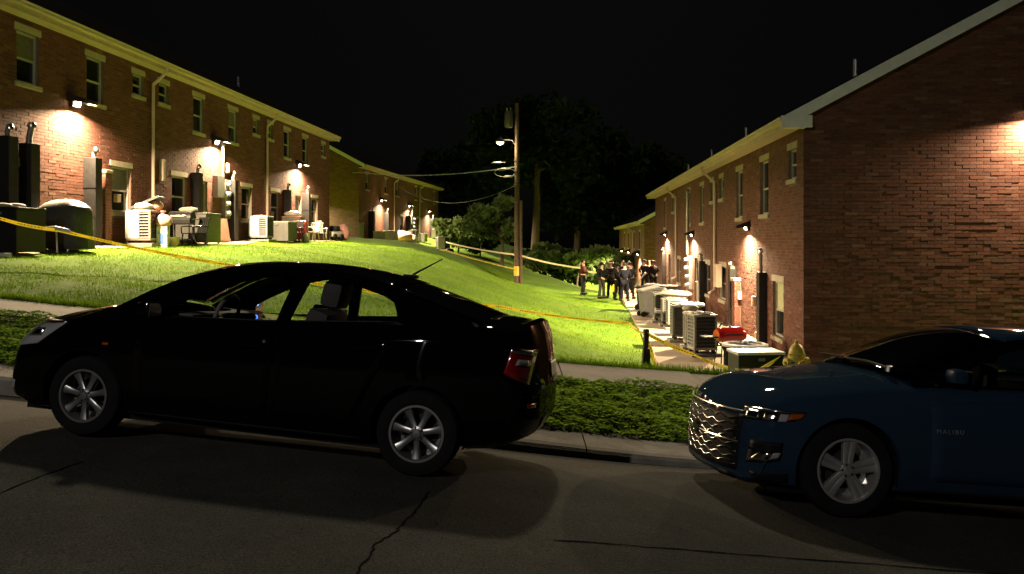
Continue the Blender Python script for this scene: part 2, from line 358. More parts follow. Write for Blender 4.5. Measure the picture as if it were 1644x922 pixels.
def lawn_z(x, y):
    x = np.asarray(x, float); y = np.asarray(y, float); sh = np.broadcast(x, y).shape
    x = np.broadcast_to(x, sh).ravel(); y = np.broadcast_to(y, sh).ravel()
    s0 = y - KERB(x)
    xc = np.clip(x, -14, 12); yc = np.clip(y, 8, 95)
    out = np.empty(len(xc))
    for i in range(0, len(xc), 20000):
        q = np.c_[xc[i:i+20000], yc[i:i+20000]]
        out[i:i+20000] = tps(np.linalg.norm(q[:, None] - CPa[None, :, :2], axis=2)) @ _sol[:_n] + np.c_[np.ones(len(q)), q] @ _sol[_n:]
    sw = SWZ(x); f = np.clip((s0 - S1) / 1.0, 0, 1); f = f*f*(3-2*f)
    out = sw*(1-f) + out*f
    bump = .045*np.sin(x*1.1+.4*y)*np.sin(y*.7-.3*x) + .03*np.sin(2.3*x+1+.5*np.sin(y))*np.sin(1.3*y+.6*np.sin(x)) + .02*np.sin(4.1*x+y)*np.sin(2.2*y+1.5)
    out = out + bump*np.clip((s0-S1)/2, 0, 1)*np.where(x < 2.8, 1, 0)
    return out.reshape(sh)
def gz(x, y): return float(lawn_z(x, y))

def sheet(name, X, Y, Z, m, kind='structure', smooth=True):
    ny, nx = X.shape; v = np.c_[X.ravel(), Y.ravel(), Z.ravel()]
    i = np.arange(nx*ny).reshape(ny, nx); f = np.stack([i[:-1, :-1], i[:-1, 1:], i[1:, 1:], i[1:, :-1]], -1).reshape(-1, 4)
    me = bpy.data.meshes.new(name); me.from_pydata(v.tolist(), [], f.tolist())
    if smooth: me.polygons.foreach_set('use_smooth', np.ones(len(f), bool))
    o = link_mesh(name, me, m); tag(o, kind=kind); return o
xs = np.r_[-200, -120, -70, -40, -25, np.arange(-16, 13.01, .25), 16, 22, 30, 45, 70, 120, 200]
# road
ts = np.r_[-60, -30, -15, -6, -2, np.linspace(0, 1, 50)]
X, Tt = np.meshgrid(xs, ts); K = KERB(X); Y = np.where(Tt <= 0, Tt, Tt * K); Y = np.where(Tt >= 1, K + .02, Y)
tag(sheet('road', X, Y, road_z(X, Y), M['asphalt']), 'dark worn asphalt road in the foreground', 'road')
# soil bed under strip, sidewalk and kerb, then the lawn out to the horizon
ss = np.r_[KW + .03, np.linspace(.3, S0, 8)]
X, S = np.meshgrid(xs, ss); Y = KERB(X) + S
tag(sheet('planting_strip', X, Y, strip_z(X, S) - .01, M['soil']), 'weedy planting strip between kerb and sidewalk', 'verge')
ss = np.r_[S1 - .05, S1 + np.linspace(0, 6, 30)[1:], S1 + np.linspace(6, 90, 200)[1:], 110, 140, 200, 300, 500]
X, S = np.meshgrid(xs, ss); Y = KERB(X) * np.clip(1 - S/60, 0, 1) + 8.0*np.clip(S/60, 0, 1) + S
Z = lawn_z(X, Y); Z[0] = SWZ(X[0]) - .02
tag(sheet('lawn', X, Y, Z, M['lawn']), 'mown lawn sloping down from the left building to the right walkway', 'lawn')

def seg_prism(name, prof, x0, x1, m, parent, n=4, gap=.0):
    """A strip piece following the kerb line between x0 and x1; prof: list of (s, zfun) across, closed underneath."""
    rows = []
    for x in np.linspace(x0 + gap, x1 - gap, n):
        k = float(KERB(x)); rows.append([Vector((x, k + s, float(zf(x, s)))) for s, zf in prof] + [Vector((x, k + prof[-1][0], float(prof[-1][1](x, prof[-1][0])) - .25)), Vector((x, k + prof[0][0], float(prof[0][1](x, prof[0][0])) - .25))])
    mb = MB(); n_ = len(rows[0])
    for r in rows: mb.v += [tuple(p) for p in r]
    for i in range(len(rows)-1):
        for k in range(n_):
            a = i*n_+k; b = i*n_+(k+1) % n_; mb.f.append((a, b, b+n_, a+n_))
    mb.f.append(tuple(range(n_))); mb.f.append(tuple((len(rows)-1)*n_+k for k in range(n_-1, -1, -1)))
    return mb.build(name, m, parent)
kerb = tag(empty('kerb', (0, 8, -1.8)), 'pale concrete kerb along the road edge behind both cars', 'kerb', kind='structure')
kerb.location = (0, 0, 0)
kx = [-22, -17, -13, -10, -7.6, -5.2, -3.0, -1.1, .68, 2.4, 4.6, 7, 10, 14, 20]
for a, b in zip(kx[:-1], kx[1:]):
    seg_prism('kerb_stone', [(0, lambda x, s: GUT(x) - .02), (.025, lambda x, s: GUT(x)*.3 + KTOP(x)*.7 - .02), (.06, lambda x, s: GUT(x)*.15 + KTOP(x)*.85 - .01), (.12, lambda x, s: KTOP(x) - .012), (KW, lambda x, s: KTOP(x) + .004)], a, b, M['kerb_concrete'], kerb, 4, .006)
walk = tag(empty('sidewalk'), 'grey concrete sidewalk between the weedy strip and the lawn', 'sidewalk', kind='structure')
sx = [-22, -17, -13, -11, -9.4, -7.8, -6.2, -4.6, -3.0, -1.0, .62, 2.42, 4.2, 6.0, 8, 10, 13, 17, 22]
for k, (a, b) in enumerate(zip(sx[:-1], sx[1:])):
    dz = .012*math.sin(k*2.1)
    seg_prism('sidewalk_slab', [(S0, lambda x, s: SWZ(x) + .005 + dz), (S0 + .02, lambda x, s: SWZ(x) + .02 + dz), (S1 - .02, lambda x, s: SWZ(x) + .03 + dz), (S1, lambda x, s: SWZ(x) + .015 + dz)], a, b, M['concrete'], walk, 4, .007)

# tar filled cracks and an old patch in the road
def road_line(name, pts, wd, m, h=.004):
    rows = []
    for i, p in enumerate(pts):
        a = pts[max(i-1, 0)]; b = pts[min(i+1, len(pts)-1)]; t = Vector((b[0]-a[0], b[1]-a[1])).normalized(); nrm = Vector((-t.y, t.x)) * wd * (.6 + .8*random.random())
        rows.append([Vector((p[0]+nrm.x, p[1]+nrm.y, float(road_z(p[0]+nrm.x, p[1]+nrm.y))+h)), Vector((p[0]-nrm.x, p[1]-nrm.y, float(road_z(p[0]-nrm.x, p[1]-nrm.y))+h))])
    return MB().grid(rows).build(name, m)
def road_px(px, py):
    dd = 5.0
    for _ in range(40):
        x = (px - CX)/F*dd; z = float(road_z(x, dd)); dd = dd*.5 + .5*(-z*F/(py - HZ))
    return ((px - CX)/F*dd, dd)
def wob(a, b, n, amp):
    o = []; off = 0
    for i in range(n+1):
        t = i/n; off = off*.6 + random.uniform(-amp, amp); o.append((a[0]+(b[0]-a[0])*t + off*.7, a[1]+(b[1]-a[1])*t + off*.5))
    return o
cr = []
pp = [(690, 790), (668, 825), (640, 850), (607, 872), (592, 898), (570, 930)]
for a, b in zip(pp[:-1], pp[1:]): cr += wob(road_px(*a), road_px(*b), 7, .018)
road_line('road_crack', cr, .0055, M['tar'])
tag(bpy.data.objects['road_crack'], 'jagged crack running through the asphalt below the rear of the black sedan', 'crack', kind='structure')
o = road_line('road_crack', sum([wob(road_px(*a), road_px(*b), 6, .012) for a, b in (((135, 742), (60, 768)), ((60, 768), (-20, 800)))], []), .006, M['tar'])
tag(o, 'thin crack in the asphalt at the left edge below the black sedan', 'crack', kind='structure')
o = road_line('road_seam', sum([wob(road_px(*a), road_px(*b), 10, .02) for a, b in (((890, 868), (1100, 884)), ((1100, 884), (1400, 905)), ((1400, 905), (1700, 930)))], []), .008, M['tar'])
tag(o, 'dark seam along the asphalt in front of the blue sedan', 'seam', kind='structure')
# ------------------------------------------------------------------ grass and weeds (uncountable)
def blades(name, P, h, wd, m, label, cat, lean=.5, leaf=False):
    n = len(P); a = np.random.rand(n)*2*np.pi; hh = h*((.5+np.random.rand(n)) if not leaf else (.75+.5*np.random.rand(n))); ww = wd*(.6+.8*np.random.rand(n))
    dx, dy = np.cos(a)*ww, np.sin(a)*ww; la = np.random.rand(n)*2*np.pi; ll = lean*hh*np.random.rand(n)
    if leaf:
        t = P + np.c_[np.cos(la)*ll, np.sin(la)*ll, hh]
        ux, uy = np.cos(a)*ww, np.sin(a)*ww; tl = np.random.uniform(-.35, .35, n)*ww
        v = np.stack([t + np.c_[-ux, -uy, -tl], t + np.c_[uy*.8, -ux*.8, tl*.4], t + np.c_[ux, uy, tl], t + np.c_[-uy*.8, ux*.8, -tl*.3]], 1).reshape(-1, 3); k = 4
    else:
        v = np.stack([P + np.c_[-dx, -dy, 0*dx], P + np.c_[dx, dy, 0*dx], P + np.c_[np.cos(la)*ll, np.sin(la)*ll, hh]], 1).reshape(-1, 3); k = 3
    me = bpy.data.meshes.new(name); me.vertices.add(len(v)); me.vertices.foreach_set('co', v.ravel())
    me.loops.add(n*k); me.loops.foreach_set('vertex_index', np.arange(n*k)); me.polygons.add(n)
    me.polygons.foreach_set('loop_start', np.arange(n)*k); me.polygons.foreach_set('loop_total', np.full(n, k)); me.update(); me.validate()
    return tag(link_mesh(name, me, m), label, cat, kind='stuff')
def wallx_R(y): return 6.62 + (y-19.38)*.066
def scatter(n, x0, x1, smin, smax, keep):
    x = np.random.uniform(x0, x1, n); s = smin + (smax-smin)*np.random.rand(n)**1.6
    y = KERB(x) + s; k = keep(x, y); x, y = x[k], y[k]; return np.c_[x, y, lawn_z(x, y) - .005]
LWALK = lambda y: 3.18 + (y-17.9)*.0923
lk = lambda x, y: (x < np.where(y > 14.3, LWALK(y) - .03, 99)) & (x > -11.75 + (y-19.6)*.0776 + 1.0) | (y < 16) & (x < 3.0)
P = scatter(190000, -13, 8, S1 + .02, 34, lk)
nv = np.array([noise.noise(Vector((a*.9, b*.9, 0))) + .6*noise.noise(Vector((a*3.1, b*3.1, 5))) for a, b, _ in P])
P = P[nv + np.random.uniform(-.35, .35, len(P)) > -.22]
blades('lawn_grass', P, .05, .006, M['grass_blade'], 'short lawn grass between the two rows of buildings', 'grass', .8)
x = np.random.uniform(-13, 9, 16000); P = np.c_[x, KERB(x) + S1 + np.abs(np.random.normal(0, .09, 16000)), SWZ(x)]
blades('verge_grass', P, .10, .007, M['grass_blade'], 'long ragged grass fringe along the far sidewalk edge', 'grass', 1.0)
x = np.random.uniform(-9, 5.5, 110000); s = np.random.uniform(KW + .02, S0 + .05, 110000); P = np.c_[x, KERB(x) + s, strip_z(x, s)]
nv = np.array([noise.noise(Vector((a*2.2, b*2.2, 0))) + .7*noise.noise(Vector((a*7, b*7, 3))) for a, b, _ in P])
P[:, 2] += np.clip(nv, -.5, .8)*.055; P = P[nv + np.random.uniform(-.3, .3, len(P)) > -.38]
blades('strip_weeds', P, .055, .022, M['weed_leaf'], 'dense clover and weeds filling the strip behind the kerb', 'weeds', .6, True)
x = np.random.uniform(-9, 6.5, 7000); s = np.random.uniform(KW + .0, S0 + .03, 7000); P = np.c_[x, KERB(x) + s, strip_z(x, s)]
blades('strip_grass', P, .085, .005, M['grass_blade'], 'grass blades sticking up through the weeds of the strip', 'grass', .9)
# ------------------------------------------------------------------ buildings
BL, BH = .305, .081      # brick pitch along and up
def wall_cells(us, zs, opens):
    cells = []
    us = sorted(set(us + [v for o in opens for v in (o[0], o[1])])); zs = sorted(set(zs + [v for o in opens for v in (o[2], o[3])]))
    for a, b in zip(us[:-1], us[1:]):
        for c, d_ in zip(zs[:-1], zs[1:]):
            m = ((a+b)/2, (c+d_)/2)
            if not any(o[0] < m[0] < o[1] and o[2] < m[1] < o[3] for o in opens): cells.append((a, b, c, d_))
    return cells
def brick_list(l0, l1, z0, z1, opens, top=None, rnd=None):
    """Running bond bricks as (a, b, z, z+h) rectangles clipped by openings and by top(a)."""
    rnd = rnd or random; out = []; k = 0; z = z0
    while z < z1 - .02:
        zt = z + BH - .010; off = (k % 2) * BL/2
        iv = [(l0, l1)]
        for o in opens:
            if o[2] < z + BH*.6 and o[3] > z + BH*.4:
                nv = []
                for a, b in iv:
                    if o[1] <= a or o[0] >= b: nv.append((a, b)); continue
                    if o[0] > a: nv.append((a, o[0]))
                    if o[1] < b: nv.append((o[1], b))
                iv = nv
        for a, b in iv:
            i0 = math.floor((a - off - l0)/BL)
            x = l0 + off + i0*BL
            while x < b:
                c, d_ = max(x, a), min(x + BL - .010, b)
                if d_ - c > .03 and (top is None or min(top(c), top(d_)) > zt): out.append((c, d_, z, zt))
                x += BL
        z += BH; k += 1
    return out
class Bld:
    def __init__(s, O, u, o, z0):
        s.O = Vector((O[0], O[1], 0)); s.u = Vector((u[0], u[1], 0)).normalized(); s.o = o
        s.n = Vector((s.u.y, -s.u.x, 0)) * (1 if o < 0 else -1)     # outward: o<0 faces +X, o>0 faces -X
        s.z0 = z0; s.rz = math.atan2(s.n.y, s.n.x) - math.pi/2       # prop frame: local Y = outward
    def W(s, t, out, z): return s.O + s.u*t + s.n*out + Vector((0, 0, s.z0 + z))
    def t(s, px, out=0):
        q = s.O + s.n*out; return ((px-CX)*q.y - F*q.x)/(F*s.u.x - (px-CX)*s.u.y)
    def z(s, px, py, out=0):
        p = s.O + s.u*s.t(px, out) + s.n*out; return -(py-HZ)*p.y/F - s.z0
    def local(s, t, out, z): return Vector((t, -out if s.o < 0 else out, z))
def make_building(bd, name, label, length, eave, depth, wins, near_gable=False, bricks=True, singles=None, downs=(), vents=(), brick_t1=None, foot=1.2, far_gable=True, rake_over=.25):
    root = thing(name, label, 'building', (bd.O.x, bd.O.y, bd.z0), math.atan2(bd.u.y, bd.u.x))
    L = bd.local; ridge = eave + .2 + (depth/2 + .47) * .53
    opens = [(t-w/2, t+w/2, a, b) for (t, a, b, w, k) in wins]
    # backing wall with openings
    mb = MB()
    for a, b, c, d_ in wall_cells([0, length], [-foot, eave], opens): mb.add([L(a, -.012, c), L(b, -.012, c), L(b, -.012, d_), L(a, -.012, d_)], [(0, 1, 2, 3)])
    for a, b, c, d_ in opens:
        q = [(a, c), (b, c), (b, d_), (a, d_)]
        for i in range(4):
            p0, p1 = q[i], q[(i+1) % 4]; mb.add([L(p0[0], -.012, p0[1]), L(p1[0], -.012, p1[1]), L(p1[0], -.16, p1[1]), L(p0[0], -.16, p0[1])], [(0, 1, 2, 3)])
    gt = lambda out: eave + .2 + (.47 + min(-out, depth + out))*.53 - .12       # underside of roof over the gable
    for tt in (0.012 if near_gable else 0.0, length):
        pts = [L(tt, -.012, -foot), L(tt, -depth, -foot), L(tt, -depth, gt(-depth)), L(tt, -depth/2, gt(-depth/2)), L(tt, -.012, gt(0))]; mb.add(pts, [tuple(range(5))])
    mb.add([L(0, -depth, -foot), L(length, -depth, -foot), L(length, -depth, eave), L(0, -depth, eave)], [(0, 1, 2, 3)])
    wo = mb.build('wall', M['mortar'] if bricks else M['brick_far'], root)
    if not bricks:
        me = wo.data; uvl = me.uv_layers.new(name='UVMap')
        for poly in me.polygons:
            for li in poly.loop_indices:
                c = me.vertices[me.loops[li].vertex_index].co
                uvl.data[li].uv = (c.x if abs(poly.normal.y) > .5 else c.y, c.z)
    if bricks:
        rs = random.Random(3); bt1 = brick_t1 or length; mb = MB()
        def brk(mb, q, j):       # q: function (along, out, z) -> Vector
            a, b, c, d_ = j; pr = rs.uniform(-.003, .0035)
            vs = [q(a, -.02, c), q(b, -.02, c), q(b, -.02, d_), q(a, -.02, d_), q(a, pr, c), q(b, pr, c), q(b, pr, d_), q(a, pr, d_)]
            mb.add(vs, [(4, 5, 6, 7), (0, 1, 5, 4), (1, 2, 6, 5), (2, 3, 7, 6), (3, 0, 4, 7)])
        solid = [(o[0]-.005, o[1]+.005, o[2], o[3]) for o in opens] + [(t-w/2-.09, t+w/2+.09, b, b+.17) for (t, a, b, w, k) in wins if k != 'door'] + [(t-w/2-.09, t+w/2+.09, a-.12, a) for (t, a, b, w, k) in wins if k != 'door']
        for j in brick_list(0, bt1, -foot + .04, eave, solid): brk(mb, lambda a, out, z: L(a, out, z), j)
        gsing = []
        if near_gable:
            q = lambda a, out, z: L(-out, -a, z)       # along the gable, away from the corner
            for j in brick_list(0, depth, -foot + .04, ridge, [], lambda a: gt(-a)):
                if singles and singles(j) and len(gsing) < 300: gsing.append(j)
                else: brk(mb, q, j)
        bo = mb.build('brickwork', M['brick'], root, fix=False); bo['kind'] = 'stuff'
        if gsing:
            shared = {}
            for (a, b, c, d_) in gsing:
                w_ = round(b-a, 3); key = w_
                if key not in shared:
                    m_ = MB(); y0, y1 = (-w_/2, w_/2)
                    vs = [Vector((x, y, z)) for x in (.02, .0) for (y, z) in ((y0, -.0355), (y1, -.0355), (y1, .0355), (y0, .0355))]
                    m_.add(vs, [(4, 7, 6, 5), (0, 4, 5, 1), (1, 5, 6, 2), (2, 6, 7, 3), (3, 7, 4, 0)])
                    me = m_.mesh('brick'); me.materials.append(M['brick_single']); shared[key] = me
                bo = bpy.data.objects.new('brick', shared[key]); COL.objects.link(bo); bo.parent = root
                p = L(0, -(a+b)/2, (c+d_)/2); bo.location = (p.x - rs.uniform(-.003, .0035), p.y, p.z)
    # windows
    for (t, a, b, w, k) in wins:
        hw = w/2
        def bar(mb, a0, a1, o0, o1, c0, c1):
            p, q = L(a0, o0, c0), L(a1, o1, c1); mb.box(min(p.x, q.x), max(p.x, q.x), min(p.y, q.y), max(p.y, q.y), c0, c1)
        fr = MB(); e = .055
        bar(fr, t-hw, t-hw+e, -.14, -.075, a, b); bar(fr, t+hw-e, t+hw, -.14, -.075, a, b); bar(fr, t-hw+e, t+hw-e, -.14, -.075, b-e, b); bar(fr, t-hw+e, t+hw-e, -.14, -.075, a, a+e)
        if k == 'door':
            wn = fr.build('door', M['window_frame'], root)
            mb = MB(); bar(mb, t-hw+e, t+hw-e, -.125, -.09, a+e, b-e); mb.build('door_panel', M['door_paint'], wn)
            mb = MB(); bar(mb, t-hw+.16, t+hw-.16, -.089, -.082, b-.95, b-.2); mb.build('pane', M['pane'], wn)
            mb = MB(); mb.lathe([(.02, 0), (.032, .02), (.03, .05), (.012, .06)], 10, T(*L(t+hw-.13, -.085, a+1.0)) @ RX(R(90) if bd.o < 0 else R(-90))); mb.build('knob', M['bright_metal'], wn)
            continue
        wn = fr.build('window', M['window_frame'], root)
        mid = a + (b-a)*.48
        mb = MB(); bar(mb, t-hw+e, t+hw-e, -.128, -.082, mid-.025, mid+.025)
        mb.build('meeting_rail', M['window_frame'], wn)
        for (c0, c1, oo, mm) in ((a+e, mid-.025, -.122, 'pane'), (mid+.025, b-e, -.108, 'lit_pane' if k == 'lit' else ('curtain' if int(t*37) % 3 == 0 else 'pane'))):  # lit kind: light in the upper pane is painted as yellow-green colour
            mb = MB(); bar(mb, t-hw+e, t+hw-e, oo-.006, oo, c0, c1); mb.build('pane', M[mm], wn)
        mb = MB(); bar(mb, t-hw-.085, t+hw+.085, -.05, .012, b+.005, b+.165); mb.build('lintel', M['stone'], wn)
        mb = MB(); bar(mb, t-hw-.085, t+hw+.085, -.10, .045, a-.115, a-.005); mb.build('sill', M['stone'], wn)
    # roof
    ro = rake_over; T0, T1 = -ro, length + ro
    mb = MB(); th = .06; ze = eave + .2; yr = -depth/2
    A = [(.52, ze - .02), (yr, ridge), (-depth-.52, ze - .02)]
    Ptop = [L(T0, o_, z_+th) for o_, z_ in A] + [L(T1, o_, z_+th) for o_, z_ in A]; Pbot = [L(T0, o_, z_) for o_, z_ in A] + [L(T1, o_, z_) for o_, z_ in A]
    mb.add(Ptop + Pbot, [(0, 1, 4, 3), (1, 2, 5, 4), (6, 7, 10, 9), (7, 8, 11, 10), (0, 3, 9, 6), (2, 8, 11, 5), (0, 6, 7, 1), (1, 7, 8, 2), (3, 4, 10, 9), (4, 5, 11, 10)])
    rf = mb.build('roof', M['shingle'], root)
    for vt, vo, vh in vents:
        p = L(vt, vo, 0); zb = ze + (.47 - vo)*.53
        mb = MB().lathe([(.055, zb-.1), (.055, zb+vh), (.045, zb+vh)], 10, T(p.x, p.y, 0)); mb.lathe([(.09, zb-.05), (.06, zb+.08)], 10, T(p.x, p.y, 0))
        mb.build('vent_pipe', M['galvanised'], rf)
    def lb(a0, a1, o0, o1, c0, c1, mb=None):
        mb = mb or MB(); p, q = L(a0, o0, 0), L(a1, o1, 0); return mb.box(min(p.x, q.x), max(p.x, q.x), min(p.y, q.y), max(p.y, q.y), c0, c1)
    lb(T0+.05, T1-.05, .003, .42, eave-.02, eave).build('soffit', M['soffit'], root)
    lb(T0+.05, T1-.05, .42, .45, eave-.05, eave+.2).build('fascia', M['cream_paint'], root)
    # K-shaped gutter
    prof = [(.453, .19), (.453, .06), (.54, .06), (.565, .10), (.565, .15), (.585, .17), (.585, .19)]
    mb = MB(); n = len(prof); rows = [[L(tt, o_, eave + z_) for o_, z_ in prof] for tt in (T0+.03, T1-.03)]
    mb.add(rows[0] + rows[1], [(i, (i+1) % n, (i+1) % n + n, i+n) for i in range(n)] + [tuple(range(n)), tuple(range(2*n-1, n-1, -1))]); mb.build('gutter', M['cream_paint'], root)
    # rake boards and eave return
    for tt, sg in ((T0, -1), (T1, 1)):
        for far in (0, 1):
            zz = [(.47, ze-.02), (yr, ridge)] if not far else [(-depth-.47, ze-.02), (yr, ridge)]
            mb = MB(); h = .23; t0, t1 = tt - .0 - sg*.0, tt + sg*.03
            v = [L(t_, o_, z_ - dz) for t_ in (t0, t1) for dz in (-.045, h) for o_, z_ in zz]
            mb.add(v, [(0, 1, 3, 2), (4, 6, 7, 5), (0, 4, 5, 1), (2, 3, 7, 6), (0, 2, 6, 4), (1, 5, 7, 3)]); mb.build('rake_board', M['white_trim'], root)
        if near_gable and sg < 0: lb(T0-.028, -.01, .004, .46, eave-.06, eave-.022).build('eave_return', M['white_trim'], root); lb(T0-.036, T0-.004, -.12, .56, eave-.06, eave+.21).build('eave_return', M['white_trim'], root)
    for (t, zb) in downs:
        pts = [L(t, .51, eave+.08), L(t, .51, eave-.10), L(t, .07, eave-.48), L(t, .06, eave-.75), L(t, .06, zb+.5), L(t, .06, zb+.12), L(t, .28, zb)]
        MB().tube(pts, .05, 8).build('downspout', M['cream_paint'], root, smooth=True)
    return root
def brick_pier(bd, name, label, t, ln, out, h, group=None):
    """a short brick wing wall standing out from the facade, with a stone cap"""
    o = thing(name, label, 'wing wall', bd.W(t, 0, 0), bd.rz, group); rs = random.Random(int(t*10))
    B(-ln/2+.012, ln/2-.012, 0, out-.012, -.6, h).build('core', M['mortar'], o)
    mb = MB()
    def brk(q, j):
        a, b, c, d_ = j; pr = rs.uniform(-.003, .003)
        mb.add([q(a, -.02, c), q(b, -.02, c), q(b, -.02, d_), q(a, -.02, d_), q(a, pr, c), q(b, pr, c), q(b, pr, d_), q(a, pr, d_)], [(4, 5, 6, 7), (0, 1, 5, 4), (1, 2, 6, 5), (2, 3, 7, 6), (3, 0, 4, 7)])
    for j in brick_list(-ln/2, ln/2, -.56, h, []): brk(lambda a, oo, z: Vector((a, out+oo, z)), j)
    for sg in (-1, 1):
        for j in brick_list(0.02, out, -.56, h, []): brk(lambda a, oo, z: Vector((sg*(ln/2+oo), a, z)), j)
    bo = mb.build('brickwork', M['brick'], o, fix=True); bo['kind'] = 'stuff'
    B(-ln/2-.02, ln/2+.02, 0.004, out+.03, h, h+.09, bev=.01).build('cap', M['stone'], o)
    return o
def wall_lamp(bd, px, py, label, power, group='wall lamps on the buildings', out=.0, tilt=22, lens=True, size=1.):
    t, z = bd.t(px), bd.z(px, py)
    return lamp_at(bd.W(t, 0, z), bd.rz, label, power, group, tilt, size)
def lamp_at(loc, rz, label, power, group, tilt=22, size=1., hood=.42, spread=168, drop=.0):
    o = thing('wall_lamp', label, 'wall lamp', loc, rz, group); o.scale = (size,)*3
    B(-.13, .13, .002, .09, -.12, .10, bev=.015).build('housing', M['dark_metal'], o)
    mb = MB()   # sloping hood with side cheeks
    mb.prism([(-.21, .0), (.21, .0), (.21, .02), (-.21, .02)], 0, 1)
    mb = MB(); mb.add([(-.20, .0, .17), (.20, .0, .17), (.23, hood, .015), (-.23, hood, .015), (-.20, .0, .15), (.20, .0, .15), (.225, hood-.005, .0), (-.225, hood-.005, .0),
                       (-.23, hood, -.055), (.23, hood, -.055)], [(0, 1, 2, 3), (4, 7, 6, 5), (0, 3, 7, 4), (1, 5, 6, 2), (3, 2, 9, 8), (0, 4, 5, 1)])
    for sx in (-1, 1): mb.add([(sx*.2, 0, .16), (sx*.228, hood, .01), (sx*.228, hood, -.055), (sx*.2, .0, .0)], [(0, 1, 2, 3)])
    mb.build('hood', M['dark_metal'], o)
    mb = MB(); mb.grid([[Vector((x, .092 + .07*math.sin(math.pi*v_)*math.cos(x/.13*1.2), -.10 + .20*v_)) for x in np.linspace(-.12, .12, 7)] for v_ in np.linspace(0, 1, 7)])
    mb.build('lens', M['lamp_lens'], o, smooth=True)
    li = bpy.data.lights.new('lamp_light', 'AREA'); li.shape = 'RECTANGLE'; li.size = .24; li.size_y = .09; li.energy = power; li.color = LAMP; li.spread = R(spread)
    lo = bpy.data.objects.new('lamp_light', li); COL.objects.link(lo); lo.parent = o
    lo.location = (0, .20, -.005); lo.rotation_euler = (R(90 - tilt), 0, 0)          # area lamps shine along local -Z: outwards and down
    return o
PW = 2700.
# left front building -----------------------------------------------------------------------------------------
uL = Vector((.0776, 1)); tL0 = 16.2
BLD = Bld((-11.74 + (tL0-19.6)*.0776, tL0), uL, -1, -.13)
def winL(px, kind='tall', w=None):
    t = BLD.t(px)
    if kind == 'tall': return (t, 3.90, 5.12, w or .82, 'tall')
    if kind == 'small': return (t, 4.50, 5.12, w or .62, 'small')
    if kind == 'low': return (t, .95, 2.25, w or .95, 'tall')
    if kind == 'door': return (t, .12, 2.2, w or .95, 'door')
Llen = BLD.t(529)
wl = [winL(45), winL(153), winL(222, 'small'), winL(263, 'small'), winL(319), winL(374), winL(411, 'small'), winL(434, 'small'), winL(461), winL(490), winL(519, 'small'),
      winL(195, 'low', 1.05), winL(288, 'low', 1.05), winL(396, 'low', 1.05), winL(442, 'low', 1.05), winL(505, 'low', 1.0), winL(110, 'low'), winL(16, 'door'), winL(324, 'door', .9), winL(479, 'door', .9)]
wl = [x for x in wl if not (abs(x[0]-BLD.t(110)) < .01)]
left_b = make_building(BLD, 'brick_apartment_building', 'long two-storey red brick apartment building at left, nearest of the left row', Llen, 5.45, 9.4, wl, bricks=True,
    downs=[(BLD.t(243), .62), (BLD.t(427), .62)], vents=[(BLD.t(372)+6, -2.2, .5)])
wall_lamp(BLD, 116, 164, 'glaring wall lamp on the left building, nearest the camera', PW*1.25, tilt=52, size=1.25)
wall_lamp(BLD, 343, 226, 'wall lamp at the top of the meter conduit on the left building', PW*1.25, tilt=52, size=1.25)
wall_lamp(BLD, 477, 264, 'wall lamp near the far end of the left front building', PW*1.25, tilt=52, size=1.25)
# left rear building
LBD = Bld((-11.1, 62.), Vector((3.35, 28.7)), -1, -.1)
lbl = LBD.t(704)
wb = []
for px in (590, 620, 638, 668, 676, 697): wb.append((LBD.t(px), 3.9, 5.1, .9, 'tall'))
for px in (596, 622, 645, 672): wb.append((LBD.t(px), .9, 2.2, 1.0, 'tall'))
left_rb = make_building(LBD, 'brick_apartment_building', 'smaller brick apartment building behind the left one, gable wall facing the street', lbl, 5.4, 9.4, wb, bricks=False, downs=[(LBD.t(632), .6), (LBD.t(673), .6)], vents=[(2.0, -3.2, .8)])
for px, py, lb_ in ((610, 321, 'wall lamp on the left rear building closest to its near corner'), (655, 330, 'middle wall lamp of three on the left rear building'), (687, 339, 'farthest wall lamp on the left rear building')):
    wall_lamp(LBD, px, py, lb_, PW, tilt=41, size=1.3)
# right front building
RBD = Bld((6.62, 19.38), Vector((.066, 1)), 1, -2.81)
def winR(px, kind='tall', w=None):
    t = RBD.t(px)
    if kind == 'tall': return (t, 3.52, 4.98, w or .95, 'tall')
    if kind == 'small': return (t, 4.27, 4.98, w or .72, 'small')
    if kind == 'low': return (t, .35, 1.75, w or 1.1, 'lit')
    if kind == 'low2': return (t, .75, 1.9, w or 1.1, 'tall')
    if kind == 'door': return (t, .06, 2.1, w or .95, 'door')
wr = [winR(1272, 'small'), winR(1227), winR(1187), winR(1158, 'small'), winR(1143, 'small'), winR(1127), winR(1106), winR(1081, 'small', 1.0), winR(1068),
      winR(1249, 'low'), winR(1160, 'low2', 1.2), winR(1136, 'low2', 1.2), winR(1090, 'low2', 1.2), winR(1118, 'door', 1.1), winR(1075, 'door', 1.1)]
def sing(j):
    a, b, c, d_ = j; x = 6.62 + a; px = CX + F*x/(19.38 - .066*a)
    return b - a > .29 and 1300 < px < 1650 and 3.65 < c < 5.6
right_b = make_building(RBD, 'brick_apartment_building', 'brick apartment building at right with its tall gable wall facing the street', RBD.t(1052), 5.40, 9.6, wr, near_gable=True, singles=sing,
    downs=[(RBD.t(1150), .9), (RBD.t(1087), .9)], vents=[(3.2, -2.2, .55), (14, -1.6, .5), (22, -1.6, .5), (30, -1.6, .5)])
wall_lamp(RBD, 1203, 364, 'wall lamp on the right building, nearest the gable corner', PW, tilt=46)
wall_lamp(RBD, 1114, 376, 'wall lamp beside the conduit in the middle of the right building', PW, tilt=46)
wall_lamp(RBD, 1071, 376, 'wall lamp near the far end of the right front building', PW, tilt=46)
gn = -RBD.u; gr = math.atan2(gn.y, gn.x) - math.pi/2
